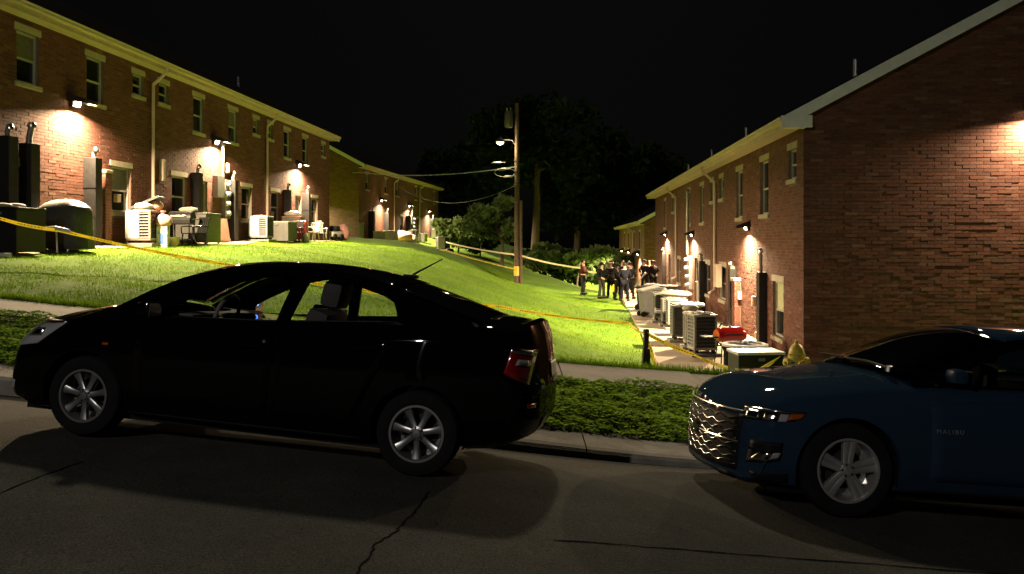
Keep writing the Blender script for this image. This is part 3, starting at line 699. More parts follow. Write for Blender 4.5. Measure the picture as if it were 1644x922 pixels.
gx = 11.62; lamp_at(Vector((gx, 19.38 - .066*(gx-6.62), (386-178)/72.)), gr, 'wall lamp on the right gable wall at the picture edge', PW*.55, 'wall lamps on the buildings', 52)
gn2 = -LBD.u; q = LBD.O + gn2*.0 - LBD.n*4.7
lamp_at(Vector((q.x, q.y, 3.1)), math.atan2(gn2.y, gn2.x) - math.pi/2, 'wall lamp on the gable wall of the left rear building', PW*2.2, 'wall lamps on the buildings', 52, 1.3)
# right rear building, lower down the slope
RRB = Bld((9.29, 60.), Vector((.066, 1)), 1, -4.26)
rr = []
for px in (1027, 1018, 1009, 1003): rr.append((RRB.t(px), 3.6, 4.9, 1.0, 'tall'))
right_rb = make_building(RRB, 'brick_apartment_building', 'distant brick apartment building beyond the right one, seen behind the people', RRB.t(994), 5.4, 9.6, rr, bricks=False, downs=[(RRB.t(1017), .8)], near_gable=False)
for px, py, lb_ in ((1027, 407, 'wall lamp on the distant right building, right one of three'), (1012, 404, 'wall lamp on the distant right building, middle one of three'), (1001, 402, 'wall lamp on the distant right building, left one of three')):
    wall_lamp(RRB, px, py, lb_, PW*1.2, tilt=45, size=1.5)

q = RRB.O - RRB.n*4.8
lamp_at(Vector((q.x, q.y, -.9)), math.atan2(-RRB.u.y, -RRB.u.x) - math.pi/2, 'wall lamp on the gable wall of the distant right building', PW*2.2, 'wall lamps on the buildings', 52, 1.3)
# vent chases: tall dark sheet metal boxes on the walls, with a capped pipe rising from the top
def chase(bd, px, ytop, label, wd=.3, out=.40, pipe=(.1, .55), group='vent chases on the walls', h=None, pr=.055):
    t = bd.t(px, out*.5); hh = h or bd.z(px, ytop, out*.5)
    o = thing('vent_chase', label, 'vent chase', bd.W(t, 0, 0), bd.rz, group)
    B(-wd/2, wd/2, .004, out, .02, hh, bev=.012).build('casing', M['dark_metal'], o)
    for k in range(2): B(-wd/2-.008, wd/2+.008, .004, out+.008, hh*(.33+.33*k)-.015, hh*(.33+.33*k)+.015).build('band', M['dark_metal'], o)
    dx, up = pipe
    MB().tube([(0, out*.6, hh-.02), (0, out*.6, hh+.12), (dx, out*.75, hh+up)], pr, 10).build('pipe', M['grey_metal'], o, smooth=True)
    MB().lathe([(pr*1.5, -.03), (pr*1.55, .03), (pr*.9, .09), (0.001, .1)], 12, T(dx, out*.76, hh+up)).build('pipe_cap', M['bright_metal'], o, smooth=True)
    return o
chase(BLD, 44, 236, 'tall dark vent chase with leaning capped pipe beside the covered grill', .35, .42, (.0, .42), h=2.42, pr=.07)
chase(BLD, 9, 238, 'dark vent chase at the left picture edge', .35, .40, (.0, .2), h=2.5)
chase(BLD, 149, 250, 'dark vent chase between the covered grill and a brick pilaster', .32, .35, (.0, .2), h=2.35)
chase(BLD, 316, 281, 'slim dark vent chase left of the electric meters', .28, .32, (0, .2), h=2.45)
chase(BLD, 373, 284, 'dark vent chase right of the electric meters', .3, .35, (0, .25), h=2.4)
chase(BLD, 461, 303, 'dark vent chase left of the far lamp on the left building', .28, .32, (0, .2), h=2.4)
chase(BLD, 492, 303, 'dark vent chase right of the far lamp on the left building', .28, .35, (0, .25), h=2.4)
chase(RBD, 1223, 447, 'tall dark vent chase with bent capped pipe below the near lamp of the right building', .34, .22, (-.12, .55), h=1.95, pr=.045)
chase(RBD, 1176, 440, 'dark vent chase behind the white conduit on the right building', .3, .22, (.0, .15), h=1.9)
chase(RBD, 1127, 425, 'dark vent chase right of the meter stack on the right building', .3, .22, (0, .2), h=2.0)
chase(RBD, 1066, 410, 'dark vent chase near the far end of the right building', .3, .22, (0, .2), h=2.1)
for px, nm in ((597, 'left'), (621, 'second'), (656, 'third'), (694, 'right')):
    chase(LBD, px, 350, {'left': 'dark vent chase nearest the gable of the left rear building', 'second': 'dark vent chase right of the first lamp on the left rear building', 'third': 'dark vent chase under the middle lamp of the left rear building', 'right': 'dark vent chase at the far end of the left rear building'}[nm], .4, .4, (0, .3), h=2.3, group='vent chases on the walls')
brick_pier(BLD, 'brick_pilaster', 'short brick pilaster with pale stone cap beside the near window of the left building', BLD.t(168, .1), .32, .22, 2.0)
brick_pier(RBD, 'brick_pilaster', 'short brick pilaster behind the red grill on the right building', RBD.t(1182, .1), .5, .2, 1.55)
# ------------------------------------------------------------------ things around the buildings
# walkway of concrete slabs along the right building
ww = tag(empty('walkway'), 'pale concrete walkway along the foot of the right building', 'walkway', kind='structure')
yy = list(np.arange(15.2, 57, 1.85))
for k, (a, b) in enumerate(zip(yy[:-1], yy[1:])):
    zt = lambda y: -2.80 - max(0, y-50)*.06
    dz = .006*math.sin(k*1.7)
    for part in (0, 1):
        x0 = lambda y: float(LWALK(y)) if part == 0 else float(LWALK(y)) + 1.32; x1 = lambda y: float(LWALK(y)) + 1.31 if part == 0 else wallx_R(y) - .02
        g = .008
        v = [(x0(a+g), a+g, zt(a)+dz), (x1(a+g), a+g, zt(a)+dz), (x1(b-g), b-g, zt(b)+dz), (x0(b-g), b-g, zt(b)+dz)]
        MB().add(v + [(p[0], p[1], p[2]-.3) for p in v], [(0, 1, 2, 3), (4, 7, 6, 5), (0, 4, 5, 1), (1, 5, 6, 2), (2, 6, 7, 3), (3, 7, 4, 0)]).build('walkway_slab', M['walk_concrete'], ww)
# narrow concrete apron along the left building
ap = tag(empty('apron'), 'narrow concrete apron along the foot of the left building', 'apron', kind='structure')
for k in range(22):
    t0, t1 = k*1.5, k*1.5+1.49
    if t1 > Llen: break
    v = []
    for t, out in ((t0, .03), (t1, .03), (t1, 1.15), (t0, 1.15)):
        p = BLD.W(t, out, 0); v.append((p.x, p.y, gz(p.x, p.y) + .035))
    MB().add(v + [(p[0], p[1], p[2]-.3) for p in v], [(0, 1, 2, 3), (4, 7, 6, 5), (0, 4, 5, 1), (1, 5, 6, 2), (2, 6, 7, 3), (3, 7, 4, 0)]).build('apron_slab', M['walk_concrete'], ap)
def ground(x, y):
    z = gz(x, y)
    if 15.2 < y < 56 and float(LWALK(y)) < x < wallx_R(y): z = -2.80 - max(0, y-50)*.06
    q = Vector((x, y, 0)) - BLD.O
    if 0 < q.dot(BLD.u) < Llen and 0 < q.dot(BLD.n) < 1.15: z += .035
    return z
def on(bd, px, out):
    p = bd.W(bd.t(px, out), out, 0); return Vector((p.x, p.y, ground(p.x, p.y)))
G_AC = 'air conditioners beside the buildings'
def ac_unit(loc, rz, label, body='ac_paint', sx=.72, sy=.72, h=.85, panel=True, n=9, slat='ac_dark', detail=True):
    o = thing('air_conditioner', label, 'air conditioner', loc, rz, G_AC)
    B(-sx/2-.08, sx/2+.08, -sy/2-.08, sy/2+.08, -.1, .07, bev=.01).build('pad', M['concrete'], o)
    for a in (-1, 1):
        for b in (-1, 1): B(a*sx*.36-.04, a*sx*.36+.04, b*sy*.36-.04, b*sy*.36+.04, .07, .15).build('foot', M['dark_metal'], o)
    z0, z1 = .15, .15+h
    B(-sx/2+.03, sx/2-.03, -sy/2+.03, sy/2-.03, z0, z1-.02).build('coil', M['ac_dark'], o)
    for a in (-1, 1):
        for b in (-1, 1): B(a*(sx/2-.03)-.03, a*(sx/2-.03)+.03, b*(sy/2-.03)-.03, b*(sy/2-.03)+.03, z0, z1, bev=.012).build('corner_post', M[body], o)
    B(-sx/2, sx/2, -sy/2, sy/2, z0-.005, z0+.06, bev=.012).build('base_pan', M[body], o)
    mb = MB(); mb.box(-sx/2-.01, sx/2+.01, -sy/2-.01, sy/2+.01, z1-.06, z1, bev=.025); top = mb.build('top', M[body], o, smooth=True)
    r = min(sx, sy)*.42
    for k in range(5): MB().lathe([(r*(k+1)/5-.008, z1+.012), (r*(k+1)/5, z1+.02), (r*(k+1)/5+.008, z1+.012)], 20).build('guard_ring', M['ac_dark'], top)
    mb = MB(); mb.lathe([(r+.02, z1), (r+.02, z1+.03), (r-.005, z1+.03), (r-.005, z1)], 22); mb.build('shroud', M[body], top)
    MB().lathe([(.001, z1+.05), (.07, z1+.045), (.08, z1+.012)], 12).build('fan_cap', M['white_plastic'] if body == 'ac_paint' else M['grey_metal'], top)
    for k in range(n):
        z = z0+.09 + (h-.18)*k/(n-1)
        mb = MB()
        for m_ in (Matrix.Identity(4), RZ(R(90)), RZ(R(180)), RZ(R(270))):
            a, b = (sx, sy) if m_ in (Matrix.Identity(4), RZ(R(180))) else (sy, sx)
            mb.add([m_ @ Vector(p) for p in ((-a/2+.05, -b/2+.012, z+.018), (a/2-.05, -b/2+.012, z+.018), (a/2-.05, -b/2-.012, z-.022), (-a/2+.05, -b/2-.012, z-.022), (-a/2+.05, -b/2+.012, z+.008), (a/2-.05, -b/2+.012, z+.008))], [(0, 1, 2, 3), (3, 2, 5, 4)])
        mb.build('louvre', M[slat], o)
    if panel:
        B(-sx/2-.012, sx/2*.1, -sy/2-.02, -sy/2+.02, z0+.05, z1-.05, bev=.01).build('service_panel', M['white_plastic'] if body == 'ac_paint' else M[body], o)
    MB().tube([(-sx/2, sy*.1, z0+.2), (-sx/2-.18, sy*.1, z0+.12), (-sx/2-.25, sy*.2, .08), (-sx/2-.45, sy*.3, .1), (-sx/2-.6, sy*.4, .4)], .025, 8).build('hose', M['black_plastic'] if body != 'ac_paint' else M['grey_plastic'], o, smooth=True)
    return o
# right row of air conditioners, nearest first
def R_ac(px, pyb, label, **k):
    dd = 2.80*F/(pyb-HZ); x = (px-CX)/F*dd; return ac_unit((x, dd, -2.80), RBD.rz + R(90) + k.pop('turn', 0), label, **k)
R_ac(1127, 570, 'pale grey air conditioner with white side panel, behind the yellow tape', h=.86, sx=.58, sy=.58, turn=R(10))
R_ac(1095, 548, 'dark grey air conditioner, second behind the yellow tape', body='ac_grey', h=.86, sx=.6, sy=.6, panel=False)
R_ac(1108, 538, 'low grey air conditioner partly hidden behind the second one', body='ac_grey', h=.8, sx=.58, sy=.58, panel=False)
R_ac(1086, 528, 'pale topped air conditioner fourth from the tape on the walkway', h=.8, sx=.6, sy=.6, panel=False)
R_ac(1064, 517, 'grey air conditioner left of the tarp in the walkway row', h=.85, body='ac_grey', sx=.62, sy=.62, panel=False)
R_ac(1077, 509, 'pale air conditioner close to the wall behind the tarp', h=.8, sx=.6, sy=.6, panel=False)
R_ac(1057, 503, 'small grey air conditioner behind the grey wheeled bins', body='ac_grey', h=.8, sx=.6, sy=.6, panel=False)
R_ac(1047, 493, 'farthest grey air conditioner of the walkway row near the people', body='ac_grey', h=.8, sx=.6, sy=.6, panel=False)
R_ac(1114, 559, 'pale air conditioner squeezed between the first two behind the tape', h=.78, sx=.5, sy=.5, panel=False)
R_ac(1075, 523, 'small dark air conditioner between the pale topped one and the tarp', body='ac_grey', h=.75, sx=.52, sy=.52, panel=False)
# round dark condenser near the red grill
def round_ac(loc, label):
    o = thing('air_conditioner', label, 'air conditioner', loc, 0, G_AC); r = .40; h = .72
    MB().lathe([(r+.1, -.1), (r+.1, .06), (.001, .06)], 24).build('pad', M['concrete'], o)
    MB().lathe([(r-.02, .06), (r-.02, h)], 28, cap=True).build('coil', M['black_plastic'], o, smooth=True)
    for k in range(28):
        a = 2*math.pi*k/28; B(-.008, .008, r-.02, r+.012, .08, h-.02, m=RZ(a)).build('guard_bar', M['black_plastic'], o)
    t = MB().lathe([(r-.02, h-.02), (r+.045, h-.01), (r+.05, h+.03), (r-.02, h+.05), (r-.06, h+.03)], 32).build('top_ring', M['white_plastic'], o, smooth=True)
    for k in range(4): MB().lathe([(.08*(k+1)-.007, h+.045), (.08*(k+1), h+.054), (.08*(k+1)+.007, h+.045)], 22).build('guard_ring', M['grey_metal'], t)
    MB().lathe([(.001, h+.1), (.05, h+.09), (.07, h+.04)], 14).build('fan_cap', M['white_plastic'], t)
    return o
p = at(1196, 560, 16.9); round_ac((p.x, p.y, -2.80), 'round black air conditioner with pale rim in front of the red grill')
# left row of air conditioners
p = on(BLD, 232, .75); ac_unit(p, BLD.rz + R(180), 'pale air conditioner piled with bags on the left lawn edge', h=.86, turn=0) if False else ac_unit(p, BLD.rz + R(90), 'pale air conditioner piled with bags beside the left building', h=.86)
AC1 = p
p = on(BLD, 420, .75); ac_unit(p, BLD.rz + R(90), 'pale air conditioner beside grey bins, far half of the left building', h=.84)
p = at(711, 399, 66.); ac_unit((p.x, p.y, gz(p.x, p.y)), .3, 'small pale air conditioner at the end of the left rear building', h=.95, sx=.95, sy=.95)
p = on(LBD, 663, .9); ac_unit(p, LBD.rz + R(90), 'air conditioner at the middle of the left rear building', h=.9)
p = on(LBD, 700, .9); ac_unit(p, LBD.rz + R(90), 'air conditioner at the far end of the left rear building wall', h=.9)

# grills
def kettle_grill(loc, rz, label):      # small red barrel grill on legs with a folding shelf
    o = thing('barrel_grill', label, 'grill', loc, rz)
    def half(up, r0):
        mb = MB(); rows = []
        for a in np.linspace(0, math.pi, 13):
            c, s_ = math.cos(a)*r0, math.sin(a)*r0*(1 if up else -1)*(.95 if up else .8); rows.append([Vector((x, c*(1-.12*(abs(x)/.3)**6), .78 + s_*(1-.35*(abs(x)/.31)**8))) for x in np.linspace(-.31, .31, 13)])
        mb.grid(rows)
        for k in (0, 12): mb.add([r_[k] for r_ in rows], [tuple(range(13))])
        return mb
    half(True, .19).build('lid', M['red_enamel'], o, smooth=True); half(False, .188).build('bowl', M['red_enamel'], o, smooth=True)
    B(-.2, .2, -.235, -.21, .80, .825, bev=.008).build('handle', M['black_plastic'], o)
    for sx in (-1, 1):
        for sy in (-1, 1): MB().tube([(sx*.22, sy*.1, .68), (sx*.30, sy*.2, .0)], .014, 8).build('leg', M['dark_metal'], o)
    B(-.62, -.32, -.16, .16, .74, .765, bev=.006).build('side_shelf', M['dark_metal'], o)
    MB().lathe([(.02, .955), (.03, .985), (.001, .99)], 8).build('vent', M['black_plastic'], o)
    return o
p = at(1172, 555, 18.2); kettle_grill((p.x, p.y, -2.80), R(10), 'small red barrel grill on the walkway beside the right building')
def covered_grill(loc, rz, label):
    o = thing('covered_grill', label, 'grill', loc, rz); rows = []
    W_, D_, n = .66, .33, 28
    prof = [(.0, 1.06), (.06, 1.04), (.45, 1.0), (.50, 1.0), (.78, 1.0), (.92, .98), (1.0, .90), (1.08, .74), (1.14, .5), (1.17, .2), (1.175, .01)]
    for z, k in prof:
        r_ = []
        for j in range(n):
            a = 2*math.pi*j/n; c, s_ = math.cos(a), math.sin(a); e = .45
            wob_ = 1 + .05*math.sin(9*a + 2)*max(0, 1-z) + .02*math.sin(5*a)
            r_.append(Vector((math.copysign(abs(c)**e, c)*W_*k*wob_, math.copysign(abs(s_)**e, s_)*D_*k*wob_, z + .02*math.sin(3*a+z*4)*(z > .9))))
        r_.append(r_[0].copy()); rows.append(r_)
    MB().grid(rows[:7]).build('skirt', M['cover_fabric'], o, smooth=True); MB().grid(rows[6:]).build('cover_top', M['cover_top'], o, smooth=True)
    for sx in (-1, 1): MB().lathe([(.001, -.02), (.08, -.02), (.085, 0), (.08, .02), (.001, .02)], 14, T(sx*.5, -.28, .085) @ RX(R(90))).build('wheel', M['black_plastic'], o)
    return o
p = on(BLD, 104, 1.0); covered_grill(p, BLD.rz + R(90) - R(15), 'large grill under a black fabric cover beside the left building')
p = on(BLD, 88, 1.25)
o = thing('metal_frame', 'bent pale metal tube frame in front of the covered grill', 'tube frame', p, BLD.rz + R(90))
MB().tube([(-.25, 0, .58), (-.02, 0, .60), (.03, 0, .56), (.06, 0, .0)], .022, 8).build('front_bar', M['galvanised'], o, smooth=True); MB().tube([(-.25, .4, .58), (-.02, .4, .60), (.03, .4, .56), (.06, .4, .0)], .022, 8).build('rear_bar', M['galvanised'], o, smooth=True); MB().tube([(.0, 0, .60), (.0, .4, .60)], .018, 8).build('cross_bar', M['galvanised'], o)
def cart_grill(loc, rz, label):
    o = thing('cart_grill', label, 'grill', loc, rz)
    B(-.34, .34, -.24, .24, .62, .80, bev=.03).build('firebox', M['black_plastic'], o)
    mb = MB(); mb.grid([[Vector((x, .26*math.cos(a), .80 + .22*math.sin(a))) for x in (-.35, -.33, .33, .35)] for a in np.linspace(0, math.pi, 12)])
    for x in (-.35, .35): mb.add([(x, .26*math.cos(a), .80 + .22*math.sin(a)) for a in np.linspace(0, math.pi, 12)], [tuple(range(12))])
    mb.build('lid', M['black_plastic'], o, smooth=True)
    MB().tube([(-.22, -.3, .88), (.22, -.3, .88)], .014, 8).build('handle', M['bright_metal'], o)
    for sx in (-1, 1): B(sx*.48-.13, sx*.48+.13, -.2, .2, .76, .785, bev=.006).build('side_shelf', M['dark_metal'], o)
    for sx in (-1, 1):
        for sy in (-1, 1): B(sx*.3-.02, sx*.3+.02, sy*.2-.02, sy*.2+.02, .0 if sx < 0 else .08, .64).build('leg', M['dark_metal'], o)
    B(-.3, .3, -.2, .2, .16, .18).build('shelf', M['dark_metal'], o)
    for sy in (-1, 1): MB().lathe([(.001, -.02), (.075, -.02), (.08, 0), (.075, .02), (.001, .02)], 14, T(.3, sy*.22, .08) @ RX(R(90))).build('wheel', M['black_plastic'], o)
    return o
p = on(BLD, 292, 1.0); cart_grill(p, BLD.rz + R(95), 'black cart grill between the white bucket and the grey storage box')
# bins and boxes
def wheeled_bin(loc, rz, label, col='black_plastic', sx=.58, sy=.62, h=.95, lid='black_plastic', group='wheeled bins', open_=0):
    o = thing('wheeled_bin', label, 'bin', loc, rz, group); mb = MB(); k = .80
    v = [(-sx/2*k, -sy/2*k, .05), (sx/2*k, -sy/2*k, .05), (sx/2*k, sy/2*k, .05), (-sx/2*k, sy/2*k, .05), (-sx/2, -sy/2, h), (sx/2, -sy/2, h), (sx/2, sy/2, h), (-sx/2, sy/2, h)]
    mb.add(v, [(0, 3, 2, 1), (0, 1, 5, 4), (1, 2, 6, 5), (2, 3, 7, 6), (3, 0, 4, 7)]); mb.build('body', M[col], o)
    B(-sx/2-.02, sx/2+.02, -sy/2-.02, sy/2+.02, h-.07, h-.02, bev=.01).build('rim', M[col], o)
    mb = MB(); mb.box(-sx/2-.03, sx/2+.03, -sy-.04, .03, -.01, .045, m=T(0, sy/2, h) @ RX(-R(open_)), bev=.02); mb.build('lid', M[lid], o)
    MB().tube([(-sx*.35, sy/2+.02, h-.05), (-sx*.35, sy/2+.09, h-.04), (sx*.35, sy/2+.09, h-.04), (sx*.35, sy/2+.02, h-.05)], .015, 8).build('handle', M[col], o)
    for a in (-1, 1): MB().lathe([(.001, -.03), (.1, -.03), (.105, 0), (.1, .03), (.001, .03)], 16, T(a*sx*.4, sy/2*k+.02, .1) @ RY(R(90))).build('wheel', M['black_plastic'], o)
    return o
p = on(BLD, 24, 1.05)
def storage_box(loc, rz, label, sx, sy, h, col, lid, legs=False, planks=0):
    o = thing('storage_box', label, 'storage box', loc, rz, 'storage boxes')
    B(-sx/2, sx/2, -sy/2, sy/2, .04, h-.05, bev=.02).build('body', M[col], o)
    B(-sx/2-.02, sx/2+.02, -sy/2-.02, sy/2+.02, h-.05, h, bev=.012).build('lid', M[lid], o)
    for k in range(planks): B(-sx/2-.004, sx/2+.004, -sy/2-.006, -sy/2-.001, .10+(h-.2)*k/planks, .085+(h-.2)*(k+1)/planks).build('panel', M[col], o)
    for a in (-1, 1):
        for b in (-1, 1): B(a*(sx/2-.06)-.03, a*(sx/2-.06)+.03, b*(sy/2-.06)-.03, b*(sy/2-.06)+.03, 0, .05).build('foot', M['black_plastic'], o)
    B(-.06, .06, -sy/2-.03, -sy/2, h-.16, h-.1, bev=.008).build('latch', M['grey_metal'], o)
    return o
storage_box(p, BLD.rz + R(90), 'big black storage box at the left picture edge', .75, 1.0, 1.0, 'black_plastic', 'black_plastic', planks=3)
p2 = p + Vector((.05, -.05, 1.0))
def crumpled(name, label, cat, loc, sx, sy, sz, m, seed, knot=False, group=None, rz=0):
    rnd = random.Random(seed); bm = bmesh.new(); bmesh.ops.create_icosphere(bm, subdivisions=3, radius=1)
    for v in bm.verts:
        c = v.co.normalized(); k = 1 + .16*noise.noise(c*2.3 + Vector((seed*3.1, 0, 0))) + .09*noise.noise(c*6 + Vector((seed, 0, 0)))
        z = c.z*k; z = max(z, -.72) ; v.co = Vector((c.x*k*sx, c.y*k*sy, (z+.72)*sz/1.72))
    me = bpy.data.meshes.new(name); bm.to_mesh(me); bm.free(); me.polygons.foreach_set('use_smooth', np.ones(len(me.polygons), bool))
    o = link_mesh(name, me, M[m]); o.location = loc; o.rotation_euler = (0, 0, rz); tag(o, label, cat, group)
    if knot:
        MB().lathe([(.02, 0), (.05, .05), (.09, .11), (.05, .12)], 9, T(0, 0, sz*.93)).build('knot', M[m], o)
    return o
crumpled('crumpled_paper', 'crumpled pale paper on the black storage box', 'paper', p2, .2, .16, .10, 'paper', 2)
crumpled('cloth_heap', 'grey cloth heap on the black storage box', 'cloth', p2 + Vector((-.1, -.42, 0)), .28, .14, .09, 'ac_paint', 5)
crumpled('plastic_bag', 'white stuffed bag lying on the near left air conditioner', 'bag', AC1 + Vector((.02, -.12, 1.02)), .26, .22, .22, 'white_plastic', 3, False, 'bags by the left building')
crumpled('plastic_bag', 'pinkish stuffed bag at the back of the near left air conditioner', 'bag', AC1 + Vector((.26, .12, 1.02)), .22, .2, .30, 'pink_fabric', 4, True, 'bags by the left building')
o = thing('grey_panel', 'grey flat panel leaning over the bags on the near left air conditioner', 'panel', AC1 + Vector((.05, .1, 1.24)), R(5))
B(-.5, .42, -.3, .3, -.015, .015, m=RY(R(-24)), bev=.008).build('board', M['ac_grey'], o); B(-.5, .42, -.3, -.27, -.03, .03, m=RY(R(-24))).build('edge_strip', M['grey_plastic'], o)
p = on(BLD, 262, 1.25)
def bucket(loc, label, r=.15, h=.36, m='white_plastic'):
    o = thing('bucket', label, 'bucket', loc, 0, 'buckets')
    MB().lathe([(.001, 0), (r*.86, 0), (r*.9, .01), (r, h-.05), (r+.014, h-.05), (r+.014, h-.02), (r, h-.02), (r, h), (r-.012, h), (r*.84, .02), (.001, .02)], 20).build('body', M[m], o, smooth=True)
    MB().tube([(r*math.cos(a)*1.02, r*math.sin(a)*.35-.03, h-.05-.12*math.sin(a)) for a in np.linspace(0, math.pi, 9)], .006, 6).build('handle', M['grey_metal'], o)
    return o
o = thing('carton', 'tall white carton with blue lettering below the pink bag', 'carton', p, BLD.rz + R(100))
B(-.15, .15, -.14, .14, 0, .62, bev=.01).build('box', M['white_plastic'], o)
for k, (a, b, z0_, z1_) in enumerate(((-.05, .05, .12, .42), (-.09, -.06, .40, .47), (.02, .09, .46, .52), (-.09, .0, .05, .08))): B(a, b, -.147, -.141, z0_, z1_).build('print_patch', M['blue_print'], o)
crumpled('plastic_bag', 'round pinkish bag sitting on the white carton', 'bag', p + Vector((0, 0, .62)), .24, .2, .36, 'pink_fabric', 8, True, 'bags by the left building')
p = on(BLD, 279, 1.35)
o = thing('flower_pot', 'tan flower pot on the lawn beside the white carton', 'flower pot', p, 0)
MB().lathe([(.001, 0), (.10, 0), (.16, .26), (.18, .26), (.18, .31), (.155, .31), (.14, .24), (.001, .22)], 18).build('pot', M['tan_plastic'], o, smooth=True); MB().lathe([(.001, .25), (.145, .25)], 14).build('soil', M['soil'], o)
p = on(BLD, 317, .75); storage_box(p, BLD.rz + R(90), 'grey storage box with cardboard on top, left of the electric meters', 1.1, 1.15, 1.0, 'ac_grey', 'grey_plastic')
o = thing('cardboard_sheet', 'flattened cardboard lying on the grey storage box', 'cardboard', p + Vector((-.05, -.05, 1.005)), R(20)); B(-.5, .5, -.4, .4, 0, .012, bev=.003).build('sheet', M['paper'], o); B(-.36, .2, -.42, .1, .013, .024).build('flap', M['cardboard'], o)
crumpled('cloth_heap', 'pale cloth heaped beside the cardboard on the grey storage box', 'cloth', p + Vector((-.1, -.55, 1.03)), .3, .2, .16, 'paper', 12)
def lawn_chair(loc, rz, label, m='black_plastic', group='garden chairs'):
    o = thing('garden_chair', label, 'chair', loc, rz, group)
    B(-.26, .26, -.25, .25, .40, .43, bev=.01).build('seat', M[m], o)
    for k in range(5): B(-.24+.1*k, -.17+.1*k, -.012, .012, 0, .48, m=T(0, .26, .43) @ RX(R(-14))).build('back_slat', M[m], o)
    B(-.27, .27, -.016, .016, .44, .5, m=T(0, .26, .43) @ RX(R(-14)), bev=.008).build('back_rail', M[m], o)
    for sx in (-1, 1):
        for sy in (-1, 1): MB().tube([(sx*.24, sy*.23, .41), (sx*.27, sy*.27, 0)], .02, 8).build('leg', M[m], o)
        MB().tube([(sx*.27, .3, .62), (sx*.29, -.1, .64), (sx*.28, -.26, .62), (sx*.26, -.26, .41)], .02, 8).build('armrest', M[m], o)
    return o
p = on(BLD, 312, 1.55); lawn_chair(p, BLD.rz + R(60), 'dark garden chair in front of the grey storage box')
# electric meters on the left building
def meter_bank(bd, px, label, cols, rows, zb, mast_top, s=1., mx=None, cab=True):
    o = thing('electric_meter_bank', label, 'electric meters', bd.W(bd.t(px), 0, 0), bd.rz, 'electric meter banks')
    if cab: B(-.30, .30, .01, .20, zb+.75, zb+1.55, bev=.012, m=T(.62, 0, 0)).build('cabinet', M['grey_metal'], o)
    for c in range(cols):
        x = -.02 - c*.42
        B(x-.17, x+.17, .01, .16, zb, zb+.36*rows, bev=.012).build('meter_housing', M['grey_metal'], o)
        for r_ in range(rows):
            z = zb+.18+.36*r_
            f = MB().lathe([(.105, .16), (.105, .19), (.095, .20)], 20, T(x, 0, z) @ RX(R(-90)), cap=False).build('meter_ring', M['bright_metal'], o)
            MB().lathe([(.092, .18), (.09, .27), (.06, .30), (.001, .305)], 16, T(x, 0, z) @ RX(R(-90))).build('meter_glass', M['white_lens'], f, smooth=True)
    MB().tube([(.28, .11, zb+1.5), (.28, .11, mast_top)], .055, 10).build('conduit', M['galvanised'], o, smooth=True)
    MB().tube([(.28, .11, zb), (.28, .11, -.2)], .045, 10).build('lower_conduit', M['galvanised'], o, smooth=True)
    MB().lathe([(.055, 0), (.09, .03), (.09, .12), (.03, .17), (.001, .17)], 12, T(.28, .11, mast_top)).build('weather_head', M['grey_metal'], o, smooth=True)
    return o
meter_bank(BLD, 358, 'grey electric meters and conduit mast on the left building', 2, 4, .95, 3.6)
meter_bank(RBD, 1109, 'grey electric meter stack with conduit on the right building', 2, 4, .7, 4.9, cab=False)
meter_bank(LBD, 661, 'electric meters in the middle of the left rear building', 2, 4, .8, 3.2)
o = thing('plywood_panel', 'reddish brown plywood panel leaning below the electric meters', 'plywood panel', BLD.W(BLD.t(356, .35), .35, 0), BLD.rz); B(-.75, .75, 0, .02, .0, .88, m=RX(R(9)), bev=.004).build('board', M['plywood'], o); B(-.75, .75, .021, .045, .06, .13, m=RX(R(9))).build('batten', M['plywood'], o)
o.location.z = ground(o.location.x, o.location.y)
# small wall boxes
def wall_box(bd, px, y0, y1, label, wd=.25, out=.12, m='cream_paint', name='junction_box', cat='wall box'):
    z0_, z1_ = sorted((bd.z(px, y0), bd.z(px, y1))); o = thing(name, label, cat, bd.W(bd.t(px), 0, 0), bd.rz, 'small boxes and pipes on the walls')
    B(-wd/2, wd/2, .003, out, z0_, z1_, bev=.012).build('case', M[m], o); B(-wd/2+.02, wd/2-.02, out-.002, out+.008, z0_+.02, z1_-.02, bev=.004).build('cover', M[m], o)
    return o
wall_box(BLD, 257, 256, 291, 'narrow cream pipe cover right of the near downspout on the left building', .16, .14)
wall_box(BLD, 20, 252, 268, 'small pale box between the dark chases at the left edge', .3, .14, 'ac_paint')
wall_box(BLD, 21, 298, 311, 'small cream outlet box low between the dark chases at the left edge', .2, .1)
wall_box(BLD, 185, 312, 325, 'cream outlet box below the near window of the left building', .2, .12)
wall_box(BLD, 362, 262, 278, 'lit cream box just right of the meter mast', .22, .12)
wall_box(BLD, 486, 322, 332, 'cream outlet box under the far lamp of the left building', .2, .12)
wall_box(RBD, 1157, 424, 461, 'cream cabinet on the right building left of the downspout', .55, .2)
wall_box(RBD, 1213, 476, 491, 'pale outlet box left of the bent pipe chase on the right building', .18, .1)
wall_box(RBD, 1227, 533, 543, 'cream outlet box low on the near end of the right building', .16, .24)
wall_box(RBD, 1190, 468, 481, 'small pale box on the brick below the near right lamp', .18, .1)
# white conduit on the right building
o = thing('conduit_pipe', 'pale bent conduit pipe on the right building behind the pale air conditioner', 'pipe', RBD.W(RBD.t(1172, .12), .12, 0), RBD.rz, 'small boxes and pipes on the walls')
zt = RBD.z(1174, 432, .12); MB().tube([(0, 0, .0), (0, 0, zt-.75), (-.12, .02, zt-.45), (-.22, .02, zt-.05), (-.30, -.04, zt+.02), (-.36, -.1, zt-.05)], .045, 10).build('pipe', M['galvanised'], o, smooth=True); MB().lathe([(.055, -.02), (.06, .03), (.001, .06)], 10, T(-.30, -.04, zt+.03)).build('pipe_cap', M['white_plastic'], o)
